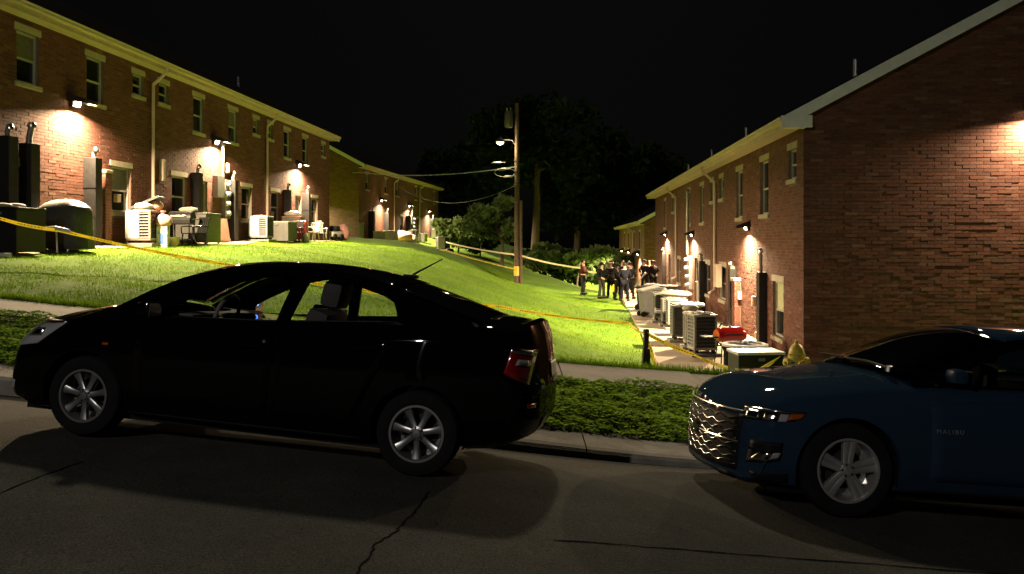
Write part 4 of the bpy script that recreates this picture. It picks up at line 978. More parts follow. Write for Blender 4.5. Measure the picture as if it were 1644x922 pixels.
# right building bits
p = at(1213, 585, 16.0); storage_box((p.x, p.y, -2.80), R(4), 'low black box with pale lid at the near end of the walkway', .86, .62, .74, 'black_plastic', 'white_plastic')
G = 'items piled along the walkway'
def r_at(px, pyb): dd = 2.80*F/(pyb-HZ); return Vector(((px-CX)/F*dd, dd, -2.80))
wheeled_bin(r_at(1072, 498), R(20), 'grey wheeled bin between air conditioners on the walkway', 'grey_plastic', lid='grey_plastic', open_=0)
wheeled_bin(r_at(1041, 508), R(100), 'grey wheeled bin at the left of the walkway row with bright fittings', 'grey_plastic', lid='ac_paint', open_=12)
wheeled_bin(r_at(1034, 497), R(80), 'dark wheeled bin with lid tipped open nearest the people', 'black_plastic', lid='ac_paint', open_=55)
wheeled_bin(r_at(1112, 548), R(170), 'black wheeled bin behind the pale air conditioner', 'black_plastic', lid='white_plastic', h=1.0)
crumpled('tarp', 'pale crumpled tarp over the middle of the walkway row', 'tarp', r_at(1085, 520) + Vector((0, 0, .92)), .55, .4, .2, 'ac_paint', 21)
crumpled('plastic_bag', 'pale bag on top of the pale air conditioner with white side panel', 'bag', r_at(1126, 570) + Vector((-.25, .1, 1.07)), .2, .16, .15, 'paper', 33)
# hydrant by the sidewalk
def hydrant(loc, label):
    o = thing('fire_hydrant', label, 'fire hydrant', loc, R(15))
    MB().lathe([(.001, 0), (.15, 0), (.15, .04), (.115, .05), (.105, .08), (.105, .46), (.13, .47), (.13, .51), (.105, .52)], 20).build('barrel', M['hydrant_paint'], o, smooth=True)
    b = MB().lathe([(.12, .52), (.12, .55), (.10, .62), (.06, .675), (.03, .69), (.03, .74), (.001, .745)], 20).build('bonnet', M['hydrant_paint'], o, smooth=True)
    for k in range(8): B(-.014, .014, -.014, .014, .51, .535, m=RZ(k*math.pi/4) @ T(.118, 0, 0)).build('bolt', M['hydrant_paint'], b)
    for a in (0, 180): MB().lathe([(.055, .08), (.055, .15), (.072, .15), (.072, .20), (.025, .205), (.025, .235), (.001, .235)], 14, RZ(R(a)) @ T(0, 0, .40) @ RY(R(90))).build('hose_nozzle', M['hydrant_paint'], o, smooth=True)
    MB().lathe([(.075, .08), (.075, .15), (.095, .15), (.095, .20), (.03, .205), (.03, .235), (.001, .235)], 16, RZ(R(-90)) @ T(0, 0, .36) @ RY(R(90))).build('pumper_nozzle', M['hydrant_paint'], o, smooth=True)
    MB().tube([(.16, .03, .30), (.12, .05, .24), (.10, .1, .20)], .008, 6).build('cap_chain', M['grey_metal'], o)
    return o
p = at(1279, 560, 13.3); hydrant((p.x, p.y, min(gz(p.x, p.y), at(0, 546, 13.3).z - .745) + .0), 'yellow fire hydrant in front of the right building corner')
# tape stand: two dark boards leaning together
p = at(1036, 590, 17.2); p.z = ground(p.x, p.y)
o = thing('barrier_post', 'dark wooden A-shaped barrier post holding the yellow tape', 'post', p, R(20))
B(-.10, .0, -.03, .03, -.1, .95, m=RY(R(5)), bev=.006).build('plank', M['dark_metal'], o); B(.02, .12, -.035, .025, -.1, .60, m=RY(R(-3)), bev=.006).build('plank', M['dark_metal'], o); B(-.03, .07, -.04, .04, .86, 1.0, bev=.006).build('block', M['dark_metal'], o)
POST = p + Vector((0, 0, .93))
# clutter at the far end of the left building
p = on(BLD, 452, .8); storage_box(p, BLD.rz + R(90), 'grey storage box right of the far air conditioner on the left', .95, 1.1, .86, 'ac_grey', 'paper')
p = on(BLD, 474, 1.15); lawn_chair(p, BLD.rz + R(90), 'dark garden chair between the grey box and the red cooler')
p = on(BLD, 484, 1.1); storage_box(p, BLD.rz + R(95), 'red cooler box near the far end of the left building', .5, .62, .85, 'red_plastic', 'red_plastic')
p = on(BLD, 470, .45); storage_box(p, BLD.rz + R(90), 'grey box stacked with white bags under the far lamp of the left building', .9, .6, 1.05, 'ac_grey', 'cardboard'); crumpled('plastic_bag', 'white bags on the box under the far lamp of the left building', 'bag', p + Vector((0, 0, 1.05)), .4, .25, .25, 'white_plastic', 41, group='bags by the left building')
p = on(BLD, 500, 1.0); lawn_chair(p, BLD.rz + R(40), 'white garden chair right of the red cooler', 'white_plastic')
p = on(BLD, 513, 1.2); lawn_chair(p, BLD.rz + R(120), 'white garden chair beside the toy car', 'white_plastic')
p = on(BLD, 491, 1.4); bucket(p, 'cream bucket in front of the white garden chairs', .18, .38, 'paper')
p = at(536, 384, 46.5); p.z = ground(p.x, p.y)
def toy_car(loc, rz, label):
    o = thing('toy_car', label, 'toy car', loc, rz)
    B(-.5, .5, -.28, .28, .18, .48, bev=.08).build('body', M['white_plastic'], o, smooth=True); B(-.15, .3, -.25, .25, .48, .80, bev=.1).build('cabin', M['black_plastic'], o, smooth=True)
    B(.31, .52, -.22, .22, .40, .52, bev=.04).build('bonnet', M['pink_fabric'], o)
    for sx in (-1, 1):
        for sy in (-1, 1): MB().lathe([(.001, -.06), (.16, -.06), (.18, -.03), (.18, .03), (.16, .06), (.001, .06)], 18, T(sx*.33, sy*.28, .18) @ RX(R(90))).build('wheel', M['black_plastic'], o, smooth=True)
    return o
toy_car(p, R(70), 'black and white ride-on toy car at the far corner of the left building')
crumpled('plastic_bag', 'pinkish bag heaped beside the toy car at the building corner', 'bag', p + Vector((.3, .9, .0)), .35, .3, .9, 'pink_fabric', 51, group='bags by the left building')
# left rear building clutter
for px, out, lb_, c in ((612, 1.2, 'pale box nearest the gable of the left rear building', 'paper'), (627, 1.3, 'dark box in the row before the left rear building', 'ac_grey'), (676, 1.3, 'pale box toward the far end of the left rear building', 'white_plastic')):
    storage_box(on(LBD, px, out), LBD.rz + R(90), lb_, .9, 1.2, .8, c, c)
crumpled('tarp', 'pinkish tarp heap before the left rear building', 'tarp', on(LBD, 645, 1.5), .9, 1.1, 1.0, 'pink_fabric', 61); crumpled('tarp', 'pale tarp heap right of the pinkish one before the left rear building', 'tarp', on(LBD, 655, 1.6), .8, .8, .75, 'white_plastic', 62)
p = at(663, 398, 60); bucket((p.x, p.y, gz(p.x, p.y)), 'small pale bucket on the lawn before the left rear building', .2, .36, 'paper'); p = at(722, 403, 60); crumpled('rock', 'dark rock on the lawn at the end of the left rear building', 'rock', (p.x, p.y, gz(p.x, p.y)), .3, .25, .3, 'dark_metal', 64)
o = thing('utility_pedestal', 'small grey utility pedestal at the gable corner of the left rear building', 'pedestal', on(LBD, 580, .5), 0); B(-.15, .15, -.12, .12, 0, 1.25, bev=.02).build('case', M['grey_metal'], o); B(-.17, .17, -.14, .14, 1.25, 1.32, bev=.02).build('cap', M['grey_metal'], o)
p = at(2, 437, 17.); 
o = thing('plastic_pipe', 'short white plastic pipe lying in the grass at the left edge', 'pipe', (p.x, p.y, gz(p.x, p.y) + .06), 0); MB().tube([(-.5, 0, 0), (.18, .02, .0)], .05, 10).build('pipe', M['white_plastic'], o, smooth=True)

# ------------------------------------------------------------------ utility pole, wires
PB = at(830, 456, 50.); PB.z = gz(PB.x, PB.y)
pole = thing('utility_pole', 'wooden utility pole with a lit lamp and transformer on the lawn', 'utility pole', PB)
ph = at(0, 166, 50).z - PB.z
MB().tube([(0, 0, -.5), (0, 0, ph*.5), (0, 0, ph)], [.17, .145, .115], 12).build('shaft', M['wood_pole'], pole, smooth=True)
MB().tube([(.24, -.12, -.3), (.24, -.12, at(0, 322, 50).z - PB.z)], .09, 10).build('riser_guard', M['wood_pole'], pole, smooth=True)
MB().lathe([(.185, .0), (.185, .55)], 14, T(0, 0, .45)).build('yellow_band', M['yellow_band'], pole)
z = at(0, 205, 50).z - PB.z; tr = MB().lathe([(.001, 0), (.24, .0), (.26, .05), (.26, .85), (.20, .95), (.001, .97)], 18, T(-.48, -.05, z)).build('transformer', M['grey_metal'], pole, smooth=True)
for k in (-1, 1): MB().lathe([(.03, 0), (.05, .05), (.03, .1), (.05, .15), (.02, .22)], 8, T(-.48 + k*.1, -.05, z+.95)).build('bushing', M['white_plastic'], tr)
z = at(0, 229, 50).z - PB.z
MB().tube([(0, 0, z-.25), (-.3, -.1, z+.12), (-.62, -.2, z+.14), (-.8, -.26, z+.12)], .03, 8).build('lamp_arm', M['galvanised'], pole, smooth=True)
lh = MB().lathe([(.06, .28), (.10, .22), (.24, .08), (.27, .0), (.25, .0)], 18, T(-.98, -.32, z)).build('lamp_head', M['grey_metal'], pole, smooth=True)
MB().lathe([(.23, .0), (.22, -.06), (.16, -.12), (.08, -.16), (.001, -.17)], 16, T(-.98, -.32, z)).build('lamp_globe', M['pole_lamp_lens'], lh, smooth=True)
li = bpy.data.lights.new('pole_light', 'POINT'); li.energy = 520; li.color = (1, .8, .42); li.shadow_soft_size = .12
lo = bpy.data.objects.new('pole_light', li); COL.objects.link(lo); lo.parent = pole; lo.location = (-.98, -.32, z-.42)
for k, py in enumerate((258, 275, 297, 325)): B(-.2, .02, -.03, .03, -.03, .03, m=T(0, -.12, at(0, py, 50).z - PB.z)).build('bracket', M['grey_metal'], pole)
def cable(name, label, a, b, sag, r=.012, n=20, m='wire', cat='cable'):
    a, b = Vector(a), Vector(b); pts = [a.lerp(b, i/n) - Vector((0, 0, sag*4*(i/n)*(1-i/n))) for i in range(n+1)]
    o = MB().tube(pts, r, 5).build(name, M[m], None, smooth=True); return tag(o, label, cat, 'cables on the utility pole')
q = at(577, 277, 61.5); zz = lambda py: Vector((PB.x, PB.y - .15, at(0, py, 50).z))
cable('service_cable', 'upper pale cable from the utility pole to the left rear building gable', zz(268), q, .35, .03, m='galvanised')
cable('service_cable', 'lower thin cable running left from the utility pole', zz(297), at(640, 300, 70), 1.2, .018)
cable('service_cable', 'cable from the gable corner of the left rear building to its wall', q, at(530, 278, 64), .02, .03, m='galvanised')
pts = [zz(275) + Vector((-.1 - 1.2*(.5-.5*math.cos(a)), -.1, -.25*math.sin(a) - .1)) for a in np.linspace(0, 2*math.pi, 24)]
tag(MB().tube(pts, .022, 6).build('cable_loop', M['galvanised'], None, smooth=True), 'slack cable loop hanging beside the utility pole', 'cable', 'cables on the utility pole')
for k, (dx, py, lb_) in enumerate(((-1.15, 262, 'upper grey splice case on the cables by the pole'), (-.9, 273, 'middle grey splice case on the cables by the pole'), (-.5, 284, 'lower grey splice case on the cables by the pole'))):
    c = zz(py) + Vector((dx, -.05, 0)); o = thing('splice_case', lb_, 'splice case', c, 0, 'splice cases'); MB().lathe([(.001, -.24), (.05, -.22), (.06, -.15), (.06, .15), (.05, .22), (.001, .24)], 10, RY(R(90))).build('case', M['galvanised'], o, smooth=True); cable_ = MB().tube([(-.35, 0, .0), (.5, .0, .02)], .012, 5).build('lashing', M['wire'], o)

# ------------------------------------------------------------------ barrier tape
def tape(label, pts, wd=.075, m='tape_yellow', sag=.0, n=24, twist=1.2, seed=1):
    wd *= .78
    rnd = random.Random(seed); P = []
    pts = [Vector(p) for p in pts]
    for a, b in zip(pts[:-1], pts[1:]):
        for i in range(n): t = i/n; P.append(a.lerp(b, t) - Vector((0, 0, sag*4*t*(1-t))))
    P.append(pts[-1]); rows = []; th = .0; acc = 0
    for i, p in enumerate(P):
        tn = (P[min(i+1, len(P)-1)] - P[max(i-1, 0)]).normalized(); sd = tn.cross(Vector((0, 0, 1))).normalized(); up = sd.cross(tn)
        th = .25 + twist*.7*math.sin(i*.23+seed); v = (up*math.cos(th) + sd*math.sin(th))*wd/2
        rows.append([p - v, p + v, (p - P[max(i-1, 0)]).length])
    mb = MB(); mb.grid([r_[:2] for r_ in rows]); me = mb.mesh('barrier_tape'); uvl = me.uv_layers.new(name='UVMap'); acc = [0]
    for r_ in rows[1:]: acc.append(acc[-1] + r_[2])
    for poly in me.polygons:
        for li in poly.loop_indices: vi = me.loops[li].vertex_index; uvl.data[li].uv = (acc[vi//2], vi % 2)
    o = link_mesh('barrier_tape', me, M[m]); s_ = o.modifiers.new('thick', 'SOLIDIFY'); s_.thickness = .0008
    return tag(o, label, 'tape', 'barrier tape')
tape('yellow barrier tape across the lawn above the bonnet of the black sedan', [at(-30, 341, 16.), at(95, 370, 16.6), at(410, 432, 18.2), at(560, 462, 19.), at(800, 492, 20.), at(1010, 519, 18.5), POST + Vector((-.03, 0, 0))], .085, sag=.05, twist=.5, seed=1)
o = crumpled('tape_knot', 'white knotted cloth on the yellow tape above the lawn', 'cloth', at(100, 372, 16.58), .17, .05, .08, 'white_plastic', 71); o.rotation_euler = (0, R(14), 0)
tape('yellow barrier tape from the barrier post down to the black box', [POST, at(1115, 570, 17.0), at(1180, 594, 16.2)], .10, sag=.03, twist=.7, seed=2)
tape('yellow barrier tape rising along the front of the black box', [at(1180, 594, 15.4), at(1212, 597, 15.2), at(1252, 573, 15.6)], .085, 'tape_yellow', sag=.02, twist=.8, seed=3)
tape('loose tail of yellow tape hanging from the barrier post', [POST, POST + Vector((.12, .0, -.35)), POST + Vector((.24, -.05, -.82))], .08, sag=.01, twist=.9, seed=4, n=8)
tape('pale barrier tape from the left rear building past the pole to the people', [at(716, 389, 64), at(826, 409, 50.3), at(838, 411, 49.8), at(935, 431, 44.6), at(957, 437, 43)], .13, 'tape_pale', sag=.08, twist=.3, seed=5)
tape('yellow barrier tape low across the lawn before the left rear building', [at(585, 386, 60), at(680, 398, 57), at(715, 402, 55), at(826, 432, 49.6)], .10, sag=.06, twist=.4, seed=6)

# ------------------------------------------------------------------ trees and bushes
def tree(name, label, base, h, cw, ch, nleaf, m, lean=(0, 0), seed=1, lsize=.22, trunk_r=.22, cat='tree', group='trees behind the buildings', nclump=26, zc=None):
    rnd = np.random.RandomState(seed); o = thing(name, label, cat, base, 0, group)
    top = Vector((lean[0], lean[1], h*.72)); mid = Vector((lean[0]*.3 + .2, lean[1]*.3, h*.36))
    mb = MB().tube([(0, 0, -.3), mid*.5, mid, top*.8 + mid*.2, top], [trunk_r*1.25, trunk_r, trunk_r*.8, trunk_r*.5, trunk_r*.2], 10)
    C = []
    for k in range(nclump):
        a = rnd.rand()*2*math.pi; rr = cw*math.sqrt(rnd.rand())*.85; zz_ = (zc if zc else h - ch/2) + (rnd.rand()-.5)*ch*.9*math.sqrt(max(.1, 1-(rr/cw)**2))
        c = Vector((lean[0] + rr*math.cos(a), lean[1] + rr*math.sin(a), zz_)); C.append(c)
        if k < 12:
            s_ = mid.lerp(top, .2 + .7*rnd.rand()); mb.tube([s_, s_.lerp(c, .5) + Vector((0, 0, -.1*h*.1)), c], [trunk_r*.32, trunk_r*.2, trunk_r*.06], 6)
    mb.build('trunk', M['bark'], o, smooth=True)
    Ca = np.array(C); idx = rnd.randint(0, len(C), nleaf); cr_ = cw*.34*(.6+.8*rnd.rand(len(C)))
    dv = rnd.normal(size=(nleaf, 3)); dv /= np.linalg.norm(dv, axis=1)[:, None]; dv *= (rnd.rand(nleaf)**.45)[:, None]*cr_[idx][:, None]; dv[:, 2] *= .65
    c = Ca[idx] + dv; a = rnd.normal(size=(nleaf, 3)); a /= np.linalg.norm(a, axis=1)[:, None]; b = np.cross(a, rnd.normal(size=(nleaf, 3))); b /= np.linalg.norm(b, axis=1)[:, None]
    s_ = (lsize*(.5+rnd.rand(nleaf)))[:, None]
    v = np.stack([c - a*s_, c - b*s_*.5, c + a*s_, c + b*s_*.5], 1).reshape(-1, 3)
    me = bpy.data.meshes.new('crown'); me.vertices.add(len(v)); me.vertices.foreach_set('co', v.ravel()); me.loops.add(nleaf*4); me.loops.foreach_set('vertex_index', np.arange(nleaf*4)); me.polygons.add(nleaf)
    me.polygons.foreach_set('loop_start', np.arange(nleaf)*4); me.polygons.foreach_set('loop_total', np.full(nleaf, 4)); me.update(); me.validate()
    link_mesh('crown', me, M[m], o); return o
def tbase(px, dd): x = (px-CX)/F*dd; return Vector((x, dd, gz(x, dd)))
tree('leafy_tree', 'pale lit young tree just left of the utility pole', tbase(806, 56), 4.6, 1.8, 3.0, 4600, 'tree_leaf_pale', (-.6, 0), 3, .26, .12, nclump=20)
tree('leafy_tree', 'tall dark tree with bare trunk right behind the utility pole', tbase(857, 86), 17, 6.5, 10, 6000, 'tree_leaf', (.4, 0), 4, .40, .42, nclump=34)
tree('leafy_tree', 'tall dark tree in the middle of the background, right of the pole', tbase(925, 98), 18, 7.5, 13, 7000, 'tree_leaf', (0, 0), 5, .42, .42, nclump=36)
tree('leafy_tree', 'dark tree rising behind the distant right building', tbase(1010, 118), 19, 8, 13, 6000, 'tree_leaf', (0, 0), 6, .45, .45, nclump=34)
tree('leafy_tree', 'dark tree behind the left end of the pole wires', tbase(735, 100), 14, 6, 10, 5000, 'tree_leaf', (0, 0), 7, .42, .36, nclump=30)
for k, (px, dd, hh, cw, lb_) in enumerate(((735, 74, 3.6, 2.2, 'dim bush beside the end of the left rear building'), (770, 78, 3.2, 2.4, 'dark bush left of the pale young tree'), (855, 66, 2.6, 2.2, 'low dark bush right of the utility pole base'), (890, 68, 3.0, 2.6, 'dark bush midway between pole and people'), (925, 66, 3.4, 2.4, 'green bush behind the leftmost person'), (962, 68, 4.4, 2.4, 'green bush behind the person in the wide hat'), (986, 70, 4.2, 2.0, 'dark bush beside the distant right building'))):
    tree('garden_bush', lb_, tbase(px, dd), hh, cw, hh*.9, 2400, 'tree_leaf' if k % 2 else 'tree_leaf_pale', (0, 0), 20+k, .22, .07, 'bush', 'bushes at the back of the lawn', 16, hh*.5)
# ------------------------------------------------------------------ parked cars
from mathutils.bvhtree import BVHTree
def pl(pts):
    xs_, ys_ = zip(*pts); return interp(xs_, ys_)
def bool_cut(me, cutters):
    o = bpy.data.objects.new('tmp', me); COL.objects.link(o); cs = []
    for c in cutters:
        co = bpy.data.objects.new('cut', c); COL.objects.link(co); cs.append(co); md = o.modifiers.new('b', 'BOOLEAN'); md.object = co; md.operation = 'DIFFERENCE'; md.solver = 'EXACT'
    dg = bpy.context.evaluated_depsgraph_get(); r = bpy.data.meshes.new_from_object(o.evaluated_get(dg))
    for x in cs + [o]: bpy.data.objects.remove(x)
    return r
def smooth_by_angle(me, ang=32):
    bm = bmesh.new(); bm.from_mesh(me)
    for f in bm.faces: f.smooth = True
    for e in bm.edges:
        if len(e.link_faces) == 2 and e.calc_face_angle(0) > R(ang): e.smooth = False
    bm.to_mesh(me); bm.free()
def wheel(parent, name, u, y, side, rt, rr, wd, spokes, double, mrim):
    """side -1: outer face towards -y"""
    w = empty(name, (u, y, rt), 0, parent); m = RX(R(90)) if side < 0 else RX(R(-90))      # lathe z -> outward
    MB().lathe([(rr-.01, -wd), (rt-.03, -wd), (rt, -wd+.03), (rt+.001, -wd/2), (rt, -.03), (rt-.012, -.012), (rt-.05, .0), (rr+.012, -.004), (rr-.005, -.02)], 48, m).build('tyre', M['tyre'], w, smooth=True)
    MB().lathe([(rr+.004, -.012), (rr+.006, -.002), (rr-.010, -.002), (rr-.02, -.03), (rr-.03, -.13), (.05, -.14)], 44, m).build('rim', M[mrim], w, smooth=True)
    MB().lathe([(.001, -.12), (rr*.66, -.12), (rr*.66, -.135)], 28, m).build('brake_disc', M['dark_metal'], w)
    for k in range(spokes):
        for dd_ in ((-1, 1) if double else (0,)):
            a = 2*math.pi*k/spokes + .25; off = dd_*.021*rr/.2
            b0, b1 = (.023, .020) if not double else (.018, .021); z = lambda r_: -.012 - .022*(r_/rr) - .02*(1-r_/rr)
            mb = MB(); rows = []
            for r_ in np.linspace(.035, rr-.006, 7):
                f = r_/rr; hw = (b0*(1-f) + b1*f)*rr/.19*(1 + .5*max(0, f-.6)/.4*(1.5 if not double else .5)); c = off*(.55 + .65*f) if double else 0
                zt = -.016 - .018*math.sin(f*math.pi)*.6; rows.append([Vector((r_, c-hw, zt-.035)), Vector((r_, c-hw*.9, zt-.004)), Vector((r_, c-hw*.5, zt)), Vector((r_, c+hw*.5, zt)), Vector((r_, c+hw*.9, zt-.004)), Vector((r_, c+hw, zt-.035))])
            mb.grid([[m @ RZ(a) @ p for p in r_] for r_ in rows]); mb.build('spoke', M[mrim], w, smooth=True)
    MB().lathe([(.001, -.006), (.028, -.008), (.034, -.016), (.05, -.02), (.055, -.05)], 20, m).build('hub_cap', M[mrim], w, smooth=True)
    for k in range(5):
        a = 2*math.pi*k/5 + .6; MB().lathe([(.001, -.012), (.008, -.013), (.009, -.03)], 8, m @ T(.042*math.cos(a), .042*math.sin(a), 0)).build('lug_nut', M['dark_metal'], w)
    return w
def make_car(name, label, O, ex, ey, ez, P):
    W_, wb, rt, rr, paint = P['W'], P['wb'], P['rt'], P['rr'], P['paint']
    root = tag(empty(name), label, 'car'); root.matrix_world = frame(O, ex, ey, ez)
    zt, zs, zb = pl(P['ztop']), pl(P['zsh']), pl(P['zbot']); u0, u1 = P['u0'], P['u1']; nf, nr = P['bow_f'], P['bow_r']
    def sect(u):
        b, s, t = float(zb(u)), float(zs(u)), float(zt(u)); k = min(1, (s-b)/.55)
        tf = max(0, min(1, (u0+.85-u)/.85)); tr_ = max(0, min(1, (u-(u1-.85))/.85)); w_ = W_*(1 - .07*tf**1.6 - .07*tr_**1.6)
        q = [(0, b), (.45, b), (.78, b+.008), (.91, b+.05*k), (.965, b+.14*k), (.985, b+.24*k), (1.0, b+(s-b)*.52), (.998, b+(s-b)*.70), (.985, s-.11*k), (.962, s-.045*k), (.925, s-.005*k), (.88, s+.012*k)]
        q += [(.72, s+(t-s)*.45+.012*k), (.5, s+(t-s)*.76+.004*k), (.25, s+(t-s)*.94), (0, t)]
        out = []
        for f, z in q:
            uu = u + nf*(f**2.6)*tf**1.5 - nr*(f**2.6)*tr_**1.5; out.append((uu, f*w_, z))
        return out
    us = np.unique(np.r_[np.linspace(u0, u0+.25, 9), np.linspace(u0+.25, u1-.3, 44), np.linspace(u1-.3, u1, 9)])
    mb = MB(); n = None
    for u in us:
        h = sect(u); ring = [(a, -b, c) for a, b, c in h] + [(a, b, c) for a, b, c in h[-2:0:-1]]; n = len(ring); mb.v += ring
    for i in range(len(us)-1):
        for k in range(n): mb.f.append((i*n+k, i*n+(k+1) % n, (i+1)*n+(k+1) % n, (i+1)*n+k))
    hn = n//2 + 1                                    # points in one half section
    for st, bow, sgn in ((0, nf, 1), (len(us)-1, -nr, -1)):
        base = st*n; rows = []; u_ = us[st]
        for i in range(hn):
            l = base + i; r_ = base + (n - i) % n
            if i == 0 or i == hn-1: rows.append([l]); continue
            if i == 1: rows.append([l, base, r_]); continue
            pl_, zi_ = mb.v[l], mb.v[l][2]; hw = -pl_[1]; ids = [l]
            for q in (-.8, -.6, -.3, 0, .3, .6, .8):
                f = abs(q)*hw/W_; mb.v.append((u_ + (pl_[0]-u_)*abs(q)**2.6, q*hw, zi_)); ids.append(len(mb.v)-1)
            rows.append(ids + [r_])
        for i in range(1, hn-1):
            A, Bq = rows[i], rows[i+1]
            if len(A) == len(Bq):
                for k in range(len(A)-1): mb.f.append((A[k], A[k+1], Bq[k+1], Bq[k]))
            else: mb.f.append(tuple(A) + tuple(reversed(Bq)))
    me = mb.mesh('body')
    ra = P['arch']; cuts = [MB().lathe([(ra, -.34), (ra, .40)], 40, T(uu, s*W_, rt*1.0) @ RX(R(90)), cap=True).mesh('c') for uu in (0, wb) for s in (-1, 1)]
    me = bool_cut(me, cuts); me.materials.clear(); smooth_by_angle(me, 34); body = link_mesh('body', me, M[paint], root)
    bm = bmesh.new(); bm.from_mesh(me); bvh = BVHTree.FromBMesh(bm); bm.free()
    def hit(u, z, side=-1, off=.004):
        h = bvh.ray_cast(Vector((u, side*4, z)), Vector((0, -side, 0)))
        if h[0] is None: return None
        nn = h[1] if h[1].y*side > 0 else -h[1]
        return h[0] + nn*off
    def hitf(y, z, front=True, off=.004):
        h = bvh.ray_cast(Vector((-4 if front else 8, y, z)), Vector((1 if front else -1, 0, 0)))
        if h[0] is None: return None
        nn = h[1] if h[1].x*(-1 if front else 1) > 0 else -h[1]
        return h[0] + nn*off
    def patch(nm, c, mt, par=root, side=-1, off=.004, nu=8, nv=6, front=None, th=.004):
        rows = []
        for j in range(nv+1):
            r_ = []
            for i in range(nu+1):
                a, b = i/nu, j/nv; p = [(1-b)*((1-a)*c[0][k]+a*c[1][k]) + b*((1-a)*c[3][k]+a*c[2][k]) for k in (0, 1)]
                q = hit(p[0], p[1], side, off) if front is None else hitf(p[0], p[1], front, off)
                if q is None: q = r_[-1].copy() if r_ else (rows[-1][i].copy() if rows else Vector((p[0], side*W_, p[1])))
                r_.append(q)
            rows.append(r_)
        o = MB().grid(rows).build(nm, M[mt], par, smooth=True)
        if th: s_ = o.modifiers.new('thick', 'SOLIDIFY'); s_.thickness = th; s_.offset = 0
        return o
    # cabin: skin from the centre profile and the side rail
    C, S = P['C'], P['S']; i0, i1 = P['roof_i']
    def wbelt(u): return W_*.875*(1 - .05*max(0, min(1, (.5-u)/.8)) - .05*max(0, min(1, (u-wb)/.9)))
    zr = max(z for _, z in S)
    def ys(u, z): return wbelt(u) + (W_*.635 - wbelt(u))*max(0, (z - float(zs(u)))/(zr - float(zs(u))))**1.15
    def skin(a, b, off=0, nv=13):
        rows = []
        m_ = (b-a)*4
        for k in range(m_+1):
            t = a + k/4; i = min(int(t), len(C)-2); f = t - i
            def cat(L_, d_):
                p0, p1, p2, p3 = L_[max(i-1, 0)][d_], L_[i][d_], L_[i+1][d_], L_[min(i+2, len(L_)-1)][d_]
                return .5*(2*p1 + (p2-p0)*f + (2*p0-5*p1+4*p2-p3)*f*f + (3*p1-p0-3*p2+p3)*f**3)
            cu, cz, su, sz = cat(C, 0), cat(C, 1), cat(S, 0), cat(S, 1); yy_ = ys(su, sz)
            rows.append([Vector((cu + (su-cu)*abs(v)**2.2, v*yy_, cz + (sz-cz)*abs(v)**2.4 + off)) for v in np.linspace(-1, 1, nv)])
        return rows
    for nm, a, b, mt, off, th in (('windshield', 0, i0, P['glass'], -.006, .004), ('roof', i0, i1, paint, 0, .025), ('rear_window', i1, len(C)-1, P['glass'], -.006, .004)):
        o = MB().grid(skin(a, b, off)).build(nm, M[mt], root, smooth=True); s_ = o.modifiers.new('thick', 'SOLIDIFY'); s_.thickness = th; s_.offset = -1
    for side in (-1, 1):
        bm = bmesh.new(); loops = []
        fine = lambda L_: [p for a, b in zip(L_[:-1], L_[1:]) for p in [(a[0]+(b[0]-a[0])*k/3, a[1]+(b[1]-a[1])*k/3) for k in range(3)]]
        S2 = [(p[2].x if False else p[0], p[1]) for p in S]; low = [(u, float(zs(u)) - .02) for u in np.linspace(S[-1][0], S[0][0], 24)]
        outer = fine(S2) + [S2[-1]] + low
        for lp in [outer] + [fine(h + [h[0]]) for h in P['holes']]:
            vs = [bm.verts.new((u, 0, z)) for u, z in lp]; es = [bm.edges.new((vs[i], vs[(i+1) % len(vs)])) for i in range(len(vs))]; loops += es
        bmesh.ops.triangle_fill(bm, use_beauty=True, edges=loops)
        for v in bm.verts: v.co.y = side*ys(v.co.x, v.co.z)
        me = bpy.data.meshes.new('pillar_frame'); bm.to_mesh(me); bm.free(); o = link_mesh('pillar_frame', me, M[P['pillar']], root); s_ = o.modifiers.new('thick', 'SOLIDIFY'); s_.thickness = .035; s_.offset = 0
        for k, h in enumerate(P['holes']):
            mb = MB(); c = fine(h + [h[0]]); mb.add([(u, side*(ys(u, z) - .012), z) for u, z in c], [tuple(range(len(c)))]); mb.build('side_window', M[P['glass']], root)
    # interior: floor tub, dashboard, seats, wheel
    mb = MB(); ua, ub = S[0][0] + .12, S[-1][0] - .05
    mb.grid([[Vector((u, v*(wbelt(u)-.05), float(zs(u)) - .02 + .05*(abs(v) > .99))) for v in (-1, -.96, -.5, 0, .5, .96, 1)] for u in np.linspace(ua, ub, 16)]); mb.build('interior_trim', M['interior'], root)
    zi = float(zs(1.0)); B(.30 + P['sh'], .72 + P['sh'], -W_*.72, W_*.72, zi-.2, zi+.035, bev=.04).build('dashboard', M['interior_grey'], root, smooth=True)
    for yy_ in (-.36, .36):
        P = dict(P); P['seat_u'] = P['seat_u'] - (.27 if yy_ > 0 else 0)
        st = B(-.09, .09, -.23, .23, -.45, .12, m=T(P['seat_u'], yy_*W_/.85, zi+.03) @ RY(R(14)), bev=.05).build('seat', M[P['seatm']], root, smooth=True)
        B(-.085, .085, -.14, .14, .0, .21, m=T(P['seat_u']+.055, yy_*W_/.85, zi+.165) @ RY(R(10)), bev=.06).build('headrest', M[P['seatm']], st, smooth=True)
        for k in (-1, 1): MB().tube([(P['seat_u']+.03, yy_*W_/.85 + k*.05, zi+.12), (P['seat_u']+.05, yy_*W_/.85+k*.05, zi+.22)], .008, 6).build('headrest_post', M['chrome'], st)
    st = B(-.08, .08, -W_*.66, W_*.66, -.4, .06, m=T(P['seat_u']+1.2, 0, zi+.05) @ RY(R(18)), bev=.05).build('rear_seat', M[P['seatm']], root, smooth=True)
